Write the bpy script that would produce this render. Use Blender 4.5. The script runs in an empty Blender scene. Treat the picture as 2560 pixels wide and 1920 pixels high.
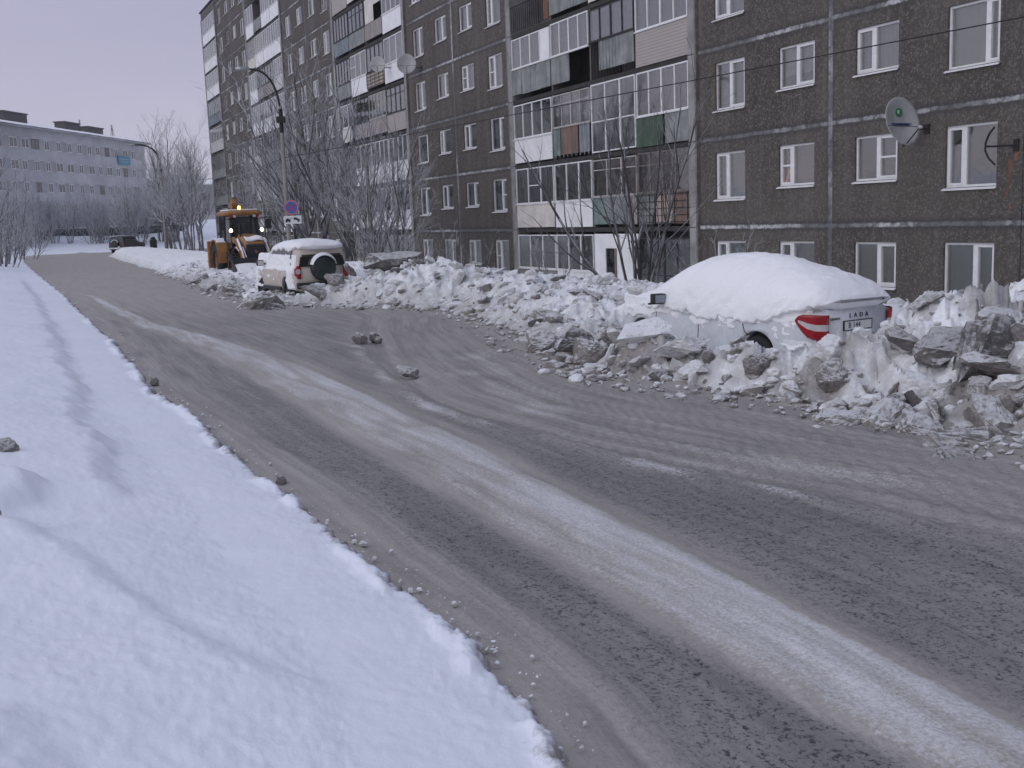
import bpy, bmesh, math, random
import numpy as np
from mathutils import Vector, Matrix
random.seed(7)
RNG = np.random.default_rng(7)
scene = bpy.context.scene
COL = scene.collection
R = math.radians
HC = 2.1

# ------------------------------------------------------------------ tagging
def tag(o, label=None, cat=None, group=None, kind=None):
    if label: o['label'] = label
    if cat: o['category'] = cat
    if group: o['group'] = group
    if kind: o['kind'] = kind
    return o
def empty(name, loc=(0, 0, 0), rz=0.0, rx=0.0):
    o = bpy.data.objects.new(name, None)
    COL.objects.link(o)
    o.empty_display_size = 0.2
    o.rotation_mode = 'ZXY' if False else 'XYZ'
    o.location = loc
    o.rotation_euler = (rx, 0, rz)
    return o
def link(name, me, parent=None):
    o = bpy.data.objects.new(name, me)
    COL.objects.link(o)
    if parent is not None: o.parent = parent
    return o
def copy_tree(o, parent=None):
    c = o.copy(); COL.objects.link(c)
    if parent is not None: c.parent = parent
    for ch in list(o.children): copy_tree(ch, c)
    return c

# ------------------------------------------------------------------ mesh builder
class MB:
    def __init__(s): s.v = []; s.f = []; s.m = []; s.uv = None
    def quad(s, a, b, c, d, m=0):
        i = len(s.v); s.v += [a, b, c, d]; s.f.append((i, i+1, i+2, i+3)); s.m.append(m)
    def poly(s, pts, m=0):
        i = len(s.v); s.v += list(pts); s.f.append(tuple(range(i, i+len(pts)))); s.m.append(m)
    def box(s, x0, x1, y0, y1, z0, z1, m=0, M=None):
        p = [(x0,y0,z0),(x1,y0,z0),(x1,y1,z0),(x0,y1,z0),(x0,y0,z1),(x1,y0,z1),(x1,y1,z1),(x0,y1,z1)]
        if M is not None: p = [tuple(M @ Vector(q)) for q in p]
        i = len(s.v); s.v += p
        for f in ((3,2,1,0),(4,5,6,7),(0,1,5,4),(1,2,6,5),(2,3,7,6),(3,0,4,7)):
            s.f.append(tuple(i+k for k in f)); s.m.append(m)
    def tube(s, pts, rad, n=8, m=0, cap=True):
        pts = [Vector(p) for p in pts]
        if not hasattr(rad, '__len__'): rad = [rad]*len(pts)
        i0 = len(s.v); up = None
        for k, p in enumerate(pts):
            d = (pts[min(k+1, len(pts)-1)] - pts[max(k-1, 0)]).normalized()
            if up is None:
                up = Vector((0,0,1)) if abs(d.z) < .9 else Vector((1,0,0))
            a = d.cross(up).normalized(); b = a.cross(d).normalized(); up = b
            for j in range(n):
                t = 2*math.pi*j/n
                s.v.append(tuple(p + (a*math.cos(t) + b*math.sin(t))*rad[k]))
        for k in range(len(pts)-1):
            for j in range(n):
                a = i0+k*n+j; b = i0+k*n+(j+1) % n
                s.f.append((a, b, b+n, a+n)); s.m.append(m)
        if cap:
            s.f.append(tuple(i0+j for j in range(n))[::-1]); s.m.append(m)
            e = i0+(len(pts)-1)*n
            s.f.append(tuple(e+j for j in range(n))); s.m.append(m)
    def lathe(s, prof, n=24, m=0, M=None, close=True):
        # prof: (radius, axial) ; axis = local z, M places it
        i0 = len(s.v); M = M or Matrix.Identity(4)
        for r, z in prof:
            for j in range(n):
                t = 2*math.pi*j/n
                s.v.append(tuple(M @ Vector((r*math.cos(t), r*math.sin(t), z))))
        for k in range(len(prof)-1):
            for j in range(n):
                a = i0+k*n+j; b = i0+k*n+(j+1) % n
                s.f.append((a, b, b+n, a+n)); s.m.append(m)
        if close:
            s.f.append(tuple(i0+j for j in range(n))[::-1]); s.m.append(m)
            e = i0+(len(prof)-1)*n
            s.f.append(tuple(e+j for j in range(n))); s.m.append(m)
    def grid(s, P, m=0, wrap=False):
        nr, nc = len(P), len(P[0]); i0 = len(s.v)
        for r in P: s.v += [tuple(q) for q in r]
        for r in range(nr-1):
            for c in range(nc - (0 if wrap else 1)):
                a = i0+r*nc+c; b = i0+r*nc+(c+1) % nc
                s.f.append((a, b, b+nc, a+nc)); s.m.append(m)
    def build(s, name, mats, parent=None, smooth=False, bevel=0, autosmooth=None):
        me = bpy.data.meshes.new(name)
        me.from_pydata(s.v, [], s.f)
        if not isinstance(mats, (list, tuple)): mats = [mats]
        for mm in mats: me.materials.append(mm)
        if len(mats) > 1: me.polygons.foreach_set('material_index', s.m)
        if smooth: me.polygons.foreach_set('use_smooth', [True]*len(me.polygons))
        me.update()
        o = link(name, me, parent)
        if bevel:
            b = o.modifiers.new('bevel', 'BEVEL'); b.width = bevel; b.segments = 2; b.limit_method = 'ANGLE'
        return o
def np_mesh(name, V, F, mat, parent=None, smooth=True, attrs=None):
    V = np.asarray(V, np.float32); F = np.asarray(F, np.int32)
    me = bpy.data.meshes.new(name)
    me.vertices.add(len(V)); me.vertices.foreach_set('co', V.ravel())
    k = F.shape[1]
    me.loops.add(F.size); me.loops.foreach_set('vertex_index', F.ravel())
    me.polygons.add(len(F))
    me.polygons.foreach_set('loop_start', np.arange(0, F.size, k, dtype=np.int32))
    me.polygons.foreach_set('loop_total', np.full(len(F), k, np.int32))
    me.polygons.foreach_set('use_smooth', np.full(len(F), smooth))
    for n, a in (attrs or {}).items():
        at = me.attributes.new(n, 'FLOAT', 'POINT'); at.data.foreach_set('value', np.asarray(a, np.float32))
    me.materials.append(mat)
    me.update(calc_edges=True); me.validate()
    return link(name, me, parent)

# ------------------------------------------------------------------ numpy noise
def _h(ix, iy, s):
    n = (ix.astype(np.int64)*374761393 + iy.astype(np.int64)*668265263 + s*1274126177) & 0x7fffffff
    n = ((n ^ (n >> 13))*1274126177) & 0x7fffffff
    n = n ^ (n >> 16)
    return (n & 0xffff)/65535.0
def vnoise(x, y, s=0):
    ix = np.floor(x); iy = np.floor(y); fx = x-ix; fy = y-iy
    fx = fx*fx*fx*(fx*(fx*6-15)+10); fy = fy*fy*fy*(fy*(fy*6-15)+10)
    ix = ix.astype(np.int64); iy = iy.astype(np.int64)
    a = _h(ix, iy, s); b = _h(ix+1, iy, s); c = _h(ix, iy+1, s); d = _h(ix+1, iy+1, s)
    return (a*(1-fx)+b*fx)*(1-fy) + (c*(1-fx)+d*fx)*fy
def fbm(x, y, o=4, s=0, g=.5):
    t = 0; a = 1; n = 0
    for k in range(o):
        t = t + a*vnoise(x, y, s+k*17); n += a; a *= g
        x, y = x*1.93+y*.45+3.1, y*1.93-x*.45+7.7
    return t/n
def plates(x, y, s=0, tilt=1.0):
    """broken slabs: nearest jittered cell gives a tilted plane; returns height and the distance to the next cell"""
    ix = np.floor(x).astype(np.int64); iy = np.floor(y).astype(np.int64)
    best = np.full(x.shape, 1e9); sec = np.full(x.shape, 1e9); h = np.zeros(x.shape)
    for dx in (-1, 0, 1):
        for dy in (-1, 0, 1):
            cx = ix+dx; cy = iy+dy
            px = cx+_h(cx, cy, s); py = cy+_h(cx, cy, s+5)
            d = (x-px)**2+(y-py)**2
            hh = _h(cx, cy, s+9)-.5 + tilt*((_h(cx, cy, s+11)-.5)*(x-px)*2 + (_h(cx, cy, s+13)-.5)*(y-py)*2)
            m = d < best
            sec = np.where(m, best, np.minimum(sec, d)); h = np.where(m, hh, h); best = np.where(m, d, best)
    return h, np.sqrt(sec)-np.sqrt(best)
def smooth(a, b, x):
    t = np.clip((x-a)/(b-a), 0, 1); return t*t*(3-2*t)

# ------------------------------------------------------------------ node helper
class NT:
    def __init__(s, name):
        s.mat = bpy.data.materials.new(name); s.mat.use_nodes = True
        s.nt = s.mat.node_tree; s.nt.nodes.clear()
        s.out = s.nt.nodes.new('ShaderNodeOutputMaterial')
    def n(s, t, **kw):
        nd = s.nt.nodes.new('ShaderNode'+t)
        for k, v in kw.items():
            if k.startswith('i_'):
                key = k[2:]; key = int(key) if key.isdigit() else key.replace('_', ' ')
                s.set(nd.inputs[key], v)
            else: setattr(nd, k, v)
        return nd
    def set(s, inp, v):
        if hasattr(v, 'links') or isinstance(v, bpy.types.NodeSocket): s.nt.links.new(v, inp)
        elif isinstance(v, bpy.types.Node): s.nt.links.new(v.outputs[0], inp)
        else:
            if inp.type == 'RGBA' and len(v) == 3: v = (*v, 1)
            inp.default_value = v
    def coord(s, scale=(1, 1, 1), src='Object', rot=(0, 0, 0)):
        tc = s.n('TexCoord'); mp = s.n('Mapping')
        s.set(mp.inputs['Vector'], tc.outputs[src]); mp.inputs['Scale'].default_value = scale
        mp.inputs['Rotation'].default_value = rot
        return mp.outputs[0]
    def noise(s, scale, detail=4, rough=.55, vec=None, dist=0):
        nd = s.n('TexNoise'); nd.inputs['Scale'].default_value = scale; nd.inputs['Detail'].default_value = detail
        nd.inputs['Roughness'].default_value = rough; nd.inputs['Distortion'].default_value = dist
        if vec is not None: s.set(nd.inputs['Vector'], vec)
        return nd.outputs['Fac']
    def ramp(s, fac, stops, interp='LINEAR'):
        nd = s.n('ValToRGB'); s.set(nd.inputs[0], fac); cr = nd.color_ramp; cr.interpolation = interp
        while len(cr.elements) < len(stops): cr.elements.new(.5)
        for e, (p, c) in zip(cr.elements, stops):
            e.position = p
            e.color = (c, c, c, 1) if not hasattr(c, '__len__') else (*c, 1)
        return nd.outputs[0]
    def mix(s, fac, a, b, mode='MIX'):
        nd = s.n('Mix', data_type='RGBA', blend_type=mode)
        s.set(nd.inputs[0], fac); s.set(nd.inputs[6], a); s.set(nd.inputs[7], b)
        return nd.outputs[2]
    def math(s, op, a, b=0.0, clamp=False):
        nd = s.n('Math', operation=op); nd.use_clamp = clamp
        s.set(nd.inputs[0], a); s.set(nd.inputs[1], b); return nd.outputs[0]
    def attr(s, name):
        nd = s.n('Attribute', attribute_name=name); return nd.outputs['Fac']
    def bump(s, h, strength=.3, dist=.02):
        nd = s.n('Bump'); nd.inputs['Strength'].default_value = strength; nd.inputs['Distance'].default_value = dist
        s.set(nd.inputs['Height'], h); return nd.outputs[0]
    def principled(s, base, rough=.6, normal=None, **kw):
        p = s.n('BsdfPrincipled'); s.set(p.inputs['Base Color'], base); s.set(p.inputs['Roughness'], rough)
        if normal is not None: s.set(p.inputs['Normal'], normal)
        for k, v in kw.items(): s.set(p.inputs[k.replace('_', ' ')], v)
        s.nt.links.new(p.outputs[0], s.out.inputs[0]); return s.mat
def simple(name, c, rough=.5, metal=0.0, var=.25, scale=6, bump=.0, spec=.5):
    """a procedural paint: base colour broken up by two noises (grime), roughness varied too"""
    t = NT(name); co = t.coord()
    n1 = t.noise(scale, 5, .6, co); n2 = t.noise(scale*7, 3, .6, co)
    d = tuple(x*(1-var) for x in c); l = tuple(min(1, x*(1+var*.4)) for x in c)
    base = t.mix(t.ramp(n1, [(.3, 0.0), (.7, 1.0)]), d, l)
    base = t.mix(t.math('MULTIPLY', t.ramp(n2, [(.5, 0.0), (.75, 1.0)]), var), base, tuple(x*.6 for x in c))
    kw = dict(Metallic=metal, Specular_IOR_Level=spec)
    nm = t.bump(n2, bump, .01) if bump else None
    return t.principled(base, t.ramp(n1, [(.2, max(.05, rough-.1)), (.8, min(1, rough+.1))]), nm, **kw)
def emit(name, c, strength):
    t = NT(name); e = t.n('Emission'); t.set(e.inputs[0], c); e.inputs[1].default_value = strength
    t.nt.links.new(e.outputs[0], t.out.inputs[0]); return t.mat
# ------------------------------------------------------------------ materials
def m_snow_ground(name, scale=1.0):
    """snow with a per-vertex 'dirt' mask (road grime) broken up by noise"""
    t = NT(name); co = t.coord()
    d = t.attr('dirt')
    n1 = t.noise(3.0*scale, 6, .65, co); n2 = t.noise(14*scale, 5, .65, co); n3 = t.noise(60*scale, 3, .6, co)
    k = t.math('ADD', d, t.math('MULTIPLY', t.math('SUBTRACT', n2, .5), 1.0))
    k = t.math('ADD', k, t.math('MULTIPLY', t.math('SUBTRACT', n1, .5), .9))
    dirt = t.ramp(k, [(.22, 0.0), (.5, .45), (.78, .8), (1.0, 1.0)])
    grime = t.mix(t.ramp(n2, [(.35, 0.0), (.65, 1.0)]), (.15, .138, .13), (.42, .40, .385))
    white = t.mix(n1, (.84, .855, .875), (.89, .895, .905))
    base = t.mix(dirt, white, grime)
    h = t.math('ADD', t.math('MULTIPLY', n2, 1.0), t.math('MULTIPLY', n3, .45))
    b = t.bump(h, .5, .05)
    return t.principled(base, .62, b, Specular_IOR_Level=.25)
def m_snow(name='snow'):
    t = NT(name); co = t.coord()
    n1 = t.noise(9, 5, .6, co); n2 = t.noise(45, 3, .6, co); n3 = t.noise(1.2, 4, .5, co)
    base = t.mix(n3, (.84, .85, .87), (.90, .90, .91))
    b = t.bump(t.math('ADD', n1, t.math('MULTIPLY', n2, .6)), .55, .03)
    return t.principled(base, .6, b, Specular_IOR_Level=.25)
def m_bank():
    t = NT('snow_bank'); co = t.coord()
    d = t.attr('dirt')
    n1 = t.noise(.8, 5, .55, co); n2 = t.noise(22, 5, .6, co); n3 = t.noise(90, 2, .6, co)
    sp = t.ramp(t.noise(7, 3, .7, co), [(.70, 0.0), (.76, 1.0)])
    base = t.mix(n1, (.73, .77, .85), (.80, .82, .88))
    base = t.mix(t.math('MULTIPLY', sp, .25), base, (.5, .48, .46))
    k = t.math('ADD', d, t.math('MULTIPLY', t.math('SUBTRACT', n2, .5), 1.1))
    base = t.mix(t.ramp(k, [(.35, 0.0), (.75, 1.0)]), base, t.mix(n2, (.17, .155, .145), (.42, .40, .385)))
    b = t.bump(t.math('ADD', n2, t.math('MULTIPLY', n3, .3)), .22, .02)
    return t.principled(base, .6, b, Specular_IOR_Level=.25)
def m_road():
    t = NT('icy_road'); 
    ice = t.attr('ice'); along = t.attr('along'); across = t.attr('across'); slush = t.attr('slush')
    cv = t.n('CombineXYZ'); t.set(cv.inputs[0], t.math('MULTIPLY', along, .22)); t.set(cv.inputs[1], t.math('MULTIPLY', across, 3.2))
    co = t.coord()
    st = t.noise(1.6, 5, .6, cv.outputs[0], .4)      # long streaks along the wheel paths
    g1 = t.noise(28, 5, .7, co); g2 = t.noise(110, 3, .7, co); big = t.noise(.5, 4, .55, co)
    cv2 = t.n('CombineXYZ'); t.set(cv2.inputs[0], t.math('MULTIPLY', along, 4.0)); t.set(cv2.inputs[1], t.math('MULTIPLY', across, 11.0))
    pit = t.noise(1.6, 4, .72, cv2.outputs[0], .6)
    cv3 = t.n('CombineXYZ'); t.set(cv3.inputs[0], t.math('MULTIPLY', along, .16)); t.set(cv3.inputs[1], t.math('MULTIPLY', across, 9.0))
    st2 = t.noise(1.5, 4, .65, cv3.outputs[0], .25)
    spk = t.noise(46, 4, .75, co); spk2 = t.noise(17, 3, .7, co)
    grey = t.mix(t.ramp(st, [(.36, 0.0), (.62, 1.0)]), (.225, .211, .203), (.42, .396, .375))
    grey = t.mix(t.math('MULTIPLY', t.ramp(g1, [(.35, 1.0), (.55, 0.0)]), .45), grey, (.185, .175, .17))
    grey = t.mix(t.math('MULTIPLY', t.ramp(big, [(.35, 0.0), (.65, 1.0)]), .55), grey, (.40, .365, .335))
    grey = t.mix(t.math('MULTIPLY', t.ramp(st2, [(.44, 1.0), (.56, 0.0)]), .26), grey, (.17, .163, .162))
    grey = t.mix(t.math('MULTIPLY', t.ramp(st2, [(.55, 0.0), (.70, 1.0)]), .45), grey, (.40, .385, .38))
    bare = t.math('MULTIPLY', t.attr('bare'), 1.0)
    kb = t.math('ADD', t.math('MULTIPLY', spk, .55), t.math('ADD', t.math('MULTIPLY', spk2, .25), t.math('MULTIPLY', pit, .2)))
    base0 = t.mix(t.math('MULTIPLY', bare, .62), grey, t.mix(spk2, (.10, .102, .112), (.21, .207, .215)))
    hole = t.math('MULTIPLY', t.ramp(kb, [(.42, 1.0), (.49, 0.0)]), t.math('ADD', bare, .15, True))
    base = t.mix(hole, base0, (.05, .053, .064))
    # slush: beige, ice: white glaze
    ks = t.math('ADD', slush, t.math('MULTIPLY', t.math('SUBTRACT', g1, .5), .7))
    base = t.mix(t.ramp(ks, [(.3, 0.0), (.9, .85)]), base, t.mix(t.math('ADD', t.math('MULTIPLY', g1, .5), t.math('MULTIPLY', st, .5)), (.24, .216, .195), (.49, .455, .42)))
    ki = t.math('ADD', ice, t.math('ADD', t.math('MULTIPLY', t.math('SUBTRACT', st, .5), .55), t.math('ADD', t.math('MULTIPLY', t.math('SUBTRACT', g1, .5), .75), t.math('MULTIPLY', t.math('SUBTRACT', spk, .5), .8))))
    base = t.mix(t.ramp(ki, [(.35, 0.0), (.62, .55), (1.0, .9)]), base, t.mix(t.ramp(t.math('ADD', t.math('MULTIPLY', spk, .5), t.math('MULTIPLY', st, .5)), [(.40, 0.0), (.60, 1.0)]), (.36, .335, .31), (.66, .66, .68)))
    rough = t.ramp(g1, [(.3, .5), (.7, .72)])
    b = t.bump(t.math('ADD', t.math('MULTIPLY', pit, .6), t.math('MULTIPLY', spk, .6)), .6, .02)
    return t.principled(base, rough, b, Specular_IOR_Level=.22)
def m_wall(name='exposed_aggregate', vs=None):
    """dark pebble-dash panel with pale mortar smeared along the joints; UV u = 0..1 across the panel pair, v = metres"""
    t = NT(name); uv = t.n('UVMap'); sx = t.n('SeparateXYZ'); t.set(sx.inputs[0], uv.outputs[0])
    co = t.coord()
    n0 = t.noise(.35, 5, .6, co); n1 = t.noise(5, 5, .65, co); n2 = t.noise(38, 2, .6, co)
    vo = t.n('TexVoronoi'); t.set(vo.inputs['Vector'], co); vo.inputs['Scale'].default_value = 24
    sepc = t.n('SeparateColor'); t.set(sepc.inputs[0], vo.outputs['Color'])
    peb = t.math('MULTIPLY', t.ramp(sepc.outputs[0], [(.80, 0.0), (.90, 1.0)]), t.ramp(vo.outputs['Distance'], [(.22, 1.0), (.38, 0.0)]))
    base = t.mix(n1, (.028, .0255, .0225), (.076, .069, .061))
    base = t.mix(t.math('MULTIPLY', t.ramp(n2, [(.44, 0.0), (.60, 1.0)]), .8), base, (.17, .155, .138))
    vo2 = t.n('TexVoronoi'); t.set(vo2.inputs['Vector'], co); vo2.inputs['Scale'].default_value = 17; se2 = t.n('SeparateColor'); t.set(se2.inputs[0], vo2.outputs['Color'])
    base = t.mix(.5, base, t.ramp(se2.outputs[1], [(0.0, (.019, .0175, .0155)), (.6, (.048, .044, .039)), (1.0, (.18, .166, .148))]))
    base = t.mix(t.math('MULTIPLY', peb, .8), base, (.36, .335, .315))
    base = t.mix(t.math('MULTIPLY', t.ramp(n0, [(.4, 0.0), (.7, 1.0)]), .4), base, (.155, .138, .122))
    wn = t.n('TexWhiteNoise', noise_dimensions='2D'); cw = t.n('CombineXYZ'); t.set(cw.inputs[0], t.math('FLOOR', t.math('MULTIPLY', sx.outputs[0], 2.0))); t.set(cw.inputs[1], t.math('FLOOR', t.math('DIVIDE', sx.outputs[1], 2.8))); t.set(wn.inputs['Vector'], cw.outputs[0])
    base = t.mix(t.math('MULTIPLY', wn.outputs['Value'], .25), base, (.14, .128, .115))
    # rain streaks
    cs = t.coord((2.2, 2.2, .16)); stn = t.noise(1.0, 4, .6, cs)
    base = t.mix(t.math('MULTIPLY', t.ramp(stn, [(.5, 0.0), (.72, 1.0)]), .28), base, (.21, .195, .185))
    wob = t.noise(1.1, 5, .7, co); wob2 = t.noise(.33, 3, .6, co)
    v = t.math('ADD', sx.outputs[1], t.math('MULTIPLY', t.math('SUBTRACT', wob, .5), .09))
    f = t.math('ABSOLUTE', t.math('MULTIPLY', t.math('SUBTRACT', t.math('FRACT', t.math('ADD', t.math('DIVIDE', v, 2.8), .5)), .5), 2.8))
    u = t.math('ABSOLUTE', t.math('SUBTRACT', t.math('ADD', sx.outputs[0], t.math('MULTIPLY', t.math('SUBTRACT', wob, .5), .006)), .5))
    u = t.math('MULTIPLY', u, 13.2)
    hh = t.ramp(t.math('ADD', f, t.math('MULTIPLY', t.math('SUBTRACT', n1, .5), .09)), [(.032, 1.0), (.070, 0.0)]); vv = t.ramp(u, [(.06, 1.0), (.11, 0.0)])
    hd = t.ramp(f, [(.10, 1.0), (.2, 0.0)]); vd = t.ramp(u, [(.10, 1.0), (.2, 0.0)])
    base = t.mix(t.math('MULTIPLY', t.math('MAXIMUM', hd, vd), .55), base, (.05, .052, .056))
    pale = t.mix(t.ramp(wob2, [(.46, 0.0), (.60, 1.0)]), (.17, .17, .175), (.50, .50, .51))
    pale = t.mix(t.math('MULTIPLY', t.ramp(n1, [(.45, 0.0), (.62, 1.0)]), .8), pale, (.09, .09, .095))
    base = t.mix(t.math('MAXIMUM', hh, t.math('MULTIPLY', vv, .8)), base, pale)
    h = t.math('SUBTRACT', t.math('ADD', n2, t.math('MULTIPLY', peb, .6)), t.math('MULTIPLY', t.math('MAXIMUM', hh, vv), .8))
    b = t.bump(h, .55, .02)
    return t.principled(base, .85, b, Specular_IOR_Level=.2)
def m_glass(name='window_glass', tint=(.90, .90, .90), refl=.35):
    t = NT(name); tr = t.n('BsdfTransparent'); t.set(tr.inputs[0], tint)
    gl = t.n('BsdfGlossy'); gl.inputs['Roughness'].default_value = .03; t.set(gl.inputs[0], (.95, .95, .93))
    lw = t.n('LayerWeight'); lw.inputs[0].default_value = refl
    co = t.coord(); nn = t.noise(1.7, 2, .5, co); bb = t.bump(nn, .05, .05); t.set(gl.inputs['Normal'], bb)
    mx = t.n('MixShader'); t.set(mx.inputs[0], t.math('ADD', t.math('MULTIPLY', lw.outputs['Fresnel'], .8), .07, True))
    t.nt.links.new(tr.outputs[0], mx.inputs[1]); t.nt.links.new(gl.outputs[0], mx.inputs[2])
    t.nt.links.new(mx.outputs[0], t.out.inputs[0]); return t.mat
def m_curtain(name, c, folds=30, sheer=.0):
    t = NT(name); co = t.coord()
    w = t.n('TexWave', wave_type='BANDS', bands_direction='X'); t.set(w.inputs[0], co)
    w.inputs['Scale'].default_value = folds/10; w.inputs['Distortion'].default_value = 3.0; w.inputs['Detail'].default_value = 2
    base = t.mix(w.outputs['Fac'], tuple(x*.66 for x in c), c)
    base = t.mix(t.math('MULTIPLY', t.noise(4, 3, .5, co), .4), base, tuple(x*.6 for x in c))
    return t.principled(base, .9, t.bump(w.outputs['Fac'], .6, .05), Specular_IOR_Level=.1)
def m_siding(name, c, pitch=.11):
    t = NT(name); co = t.coord(); sx = t.n('SeparateXYZ'); t.set(sx.inputs[0], co)
    f = t.math('FRACT', t.math('DIVIDE', sx.outputs[2], pitch))
    base = t.mix(t.ramp(f, [(.0, 1.0), (.12, 0.0), (.9, 0.0), (1.0, .8)]), c, tuple(x*.35 for x in c))
    base = t.mix(t.math('MULTIPLY', t.noise(2, 4, .6, co), .35), base, tuple(x*.65 for x in c))
    return t.principled(base, .55, t.bump(f, .6, .03))
def m_sheet(name, a, b, c=None, scale=1.3):
    """weathered painted sheet: blotches, run-off streaks, rusty edges"""
    t = NT(name); co = t.coord(); cs = t.coord((3, 3, .35))
    n1 = t.noise(scale, 5, .65, co); n2 = t.noise(1.6, 5, .65, cs); n3 = t.noise(20, 4, .6, co)
    base = t.mix(t.ramp(n1, [(.35, 0.0), (.65, 1.0)]), a, b)
    base = t.mix(t.math('MULTIPLY', t.ramp(n2, [(.48, 0.0), (.68, 1.0)]), .7), base, c or tuple(x*.4 for x in a))
    base = t.mix(t.math('MULTIPLY', t.ramp(n3, [(.55, 0.0), (.7, 1.0)]), .4), base, tuple(x*.5 for x in b))
    return t.principled(base, .6, t.bump(n3, .25, .01))
def m_bark(name, c, frost=.5, thr=(.35, .75)):
    t = NT(name); co = t.coord(); n = t.noise(9, 4, .65, co); n2 = t.noise(2.3, 3, .6, co)
    g = t.n('NewGeometry'); sx = t.n('SeparateXYZ'); t.set(sx.inputs[0], g.outputs['Normal'])
    base = t.mix(n, tuple(x*.6 for x in c), tuple(x*1.3 for x in c))
    k = t.math('ADD', t.math('MULTIPLY', sx.outputs[2], .45), n2)
    base = t.mix(t.math('MULTIPLY', t.ramp(k, [(thr[0], 0.0), (thr[1], 1.0)]), frost), base, (.62, .64, .68))
    return t.principled(base, .85, None, Specular_IOR_Level=.15)
def m_ice_block(name, lo, hi, snow=.6):
    t = NT(name); co = t.coord(); oi = t.n('ObjectInfo')
    n1 = t.noise(2.2, 5, .65, co); n2 = t.noise(11, 5, .7, co); n3 = t.noise(50, 2, .6, co)
    g = t.n('NewGeometry'); sx = t.n('SeparateXYZ'); t.set(sx.inputs[0], g.outputs['Normal'])
    base = t.mix(t.ramp(t.math('ADD', t.math('MULTIPLY', n1, .6), t.math('MULTIPLY', n2, .4)), [(.36, 0.0), (.64, 1.0)]), lo, hi)
    base = t.mix(t.math('MULTIPLY', oi.outputs['Random'], .3), base, tuple(x*.55 for x in lo))
    k = t.math('ADD', t.math('MULTIPLY', sx.outputs[2], .5), t.math('MULTIPLY', n2, .8))
    base = t.mix(t.math('MULTIPLY', t.ramp(k, [(.62, 0.0), (.85, 1.0)]), snow), base, (.82, .83, .85))
    base = t.mix(t.math('MULTIPLY', t.ramp(n3, [(.6, 0.0), (.72, 1.0)]), .35), base, (.75, .75, .77))
    return t.principled(base, .55, t.bump(t.math('ADD', n2, t.math('MULTIPLY', n3, .4)), .6, .04), Specular_IOR_Level=.3)
def m_paint(name, c, rough=.3, grime=.25, coat=.3, dirtc=(.2, .19, .18)):
    t = NT(name); co = t.coord(); n1 = t.noise(2.2, 5, .6, co); n2 = t.noise(16, 4, .65, co); n3 = t.noise(120, 2, .5, co)
    k = t.math('ADD', t.math('MULTIPLY', n1, .55), t.math('MULTIPLY', n2, .45))
    base = t.mix(t.math('MULTIPLY', t.ramp(k, [(.42, 0.0), (.66, 1.0)]), grime), c, dirtc)
    base = t.mix(t.math('MULTIPLY', t.ramp(n3, [(.66, 0.0), (.72, 1.0)]), grime*.8), base, dirtc)
    return t.principled(base, t.ramp(k, [(.35, rough), (.7, min(1, rough+.3))]), None, Coat_Weight=coat, Coat_Roughness=.15)

M = {}
M['snow'] = m_snow(); M['berm'] = m_snow_ground('ploughed_snow'); M['bank'] = m_bank(); M['road'] = m_road()
M['wall'] = m_wall(); M['glass'] = m_glass(); M['glass_dark'] = m_glass('dark_glass', (.25, .3, .34), .45)
M['pvc'] = simple('white_plastic', (.74, .74, .74), .4, var=.12)
M['pvc_panel'] = simple('white_panel', (.80, .80, .81), .45, var=.14, scale=1.3)
M['cream'] = simple('cream_panel', (.66, .63, .58), .6, var=.25, scale=1.5)
M['oldwood'] = simple('grey_old_wood', (.19, .17, .155), .8, var=.5, scale=5)
M['whitewood'] = simple('peeling_white_wood', (.45, .43, .41), .7, var=.5, scale=4)
M['darkwood'] = simple('black_wood', (.028, .026, .027), .7, var=.4)
M['brownwood'] = simple('brown_wood', (.14, .075, .05), .7, var=.4)
M['orange'] = m_sheet('rusty_orange', (.15, .095, .075), (.22, .155, .125), (.08, .05, .04))
M['metal1'] = m_sheet('stained_grey_sheet', (.15, .165, .165), (.30, .31, .30), (.07, .085, .075))
M['metal2'] = m_sheet('pinkish_grey_sheet', (.24, .22, .21), (.33, .29, .27), (.12, .12, .12))
M['metal3'] = m_sheet('blue_grey_sheet', (.13, .16, .19), (.22, .25, .27), (.06, .07, .07))
M['green'] = m_sheet('green_boards', (.04, .078, .045), (.07, .11, .07), (.02, .03, .02))
M['teal'] = m_sheet('faded_green_sheet', (.10, .17, .15), (.22, .28, .26), (.08, .10, .09))
M['beigegrid'] = m_sheet('beige_boards', (.36, .29, .24), (.45, .37, .31), (.2, .16, .13))
M['siding'] = m_siding('beige_siding', (.42, .385, .36)); M['siding_w'] = m_siding('white_siding', (.62, .61, .60), .14)
M['concrete'] = simple('pale_concrete', (.30, .295, .29), .85, var=.45, scale=1.4, bump=.3)
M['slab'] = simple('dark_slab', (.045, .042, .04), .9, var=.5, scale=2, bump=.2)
M['inner'] = simple('loggia_wall', (.13, .12, .115), .9, var=.3, scale=1)
M['dark'] = simple('dark_interior', (.02, .02, .022), .9, var=.3)
M['cur_white'] = m_curtain('white_curtain', (.66, .68, .68)); M['cur_grey'] = m_curtain('grey_curtain', (.50, .53, .55), 20)
M['cur_green'] = m_curtain('olive_curtain', (.34, .32, .20), 14); M['cur_beige'] = m_curtain('beige_curtain', (.42, .36, .32), 20)
M['cur_blue'] = m_curtain('blue_curtain', (.42, .52, .58), 26)
M['blind'] = m_siding('window_blind', (.36, .42, .43), .05)
M['bark'] = m_bark('dark_bark', (.10, .092, .09), .8, (.35, .85))
M['twig_dark'] = m_bark('dark_twig', (.07, .064, .064), .5, (.45, .9)); M['twig'] = m_bark('frosted_twig', (.36, .35, .365), .9, (.25, .7))
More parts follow.
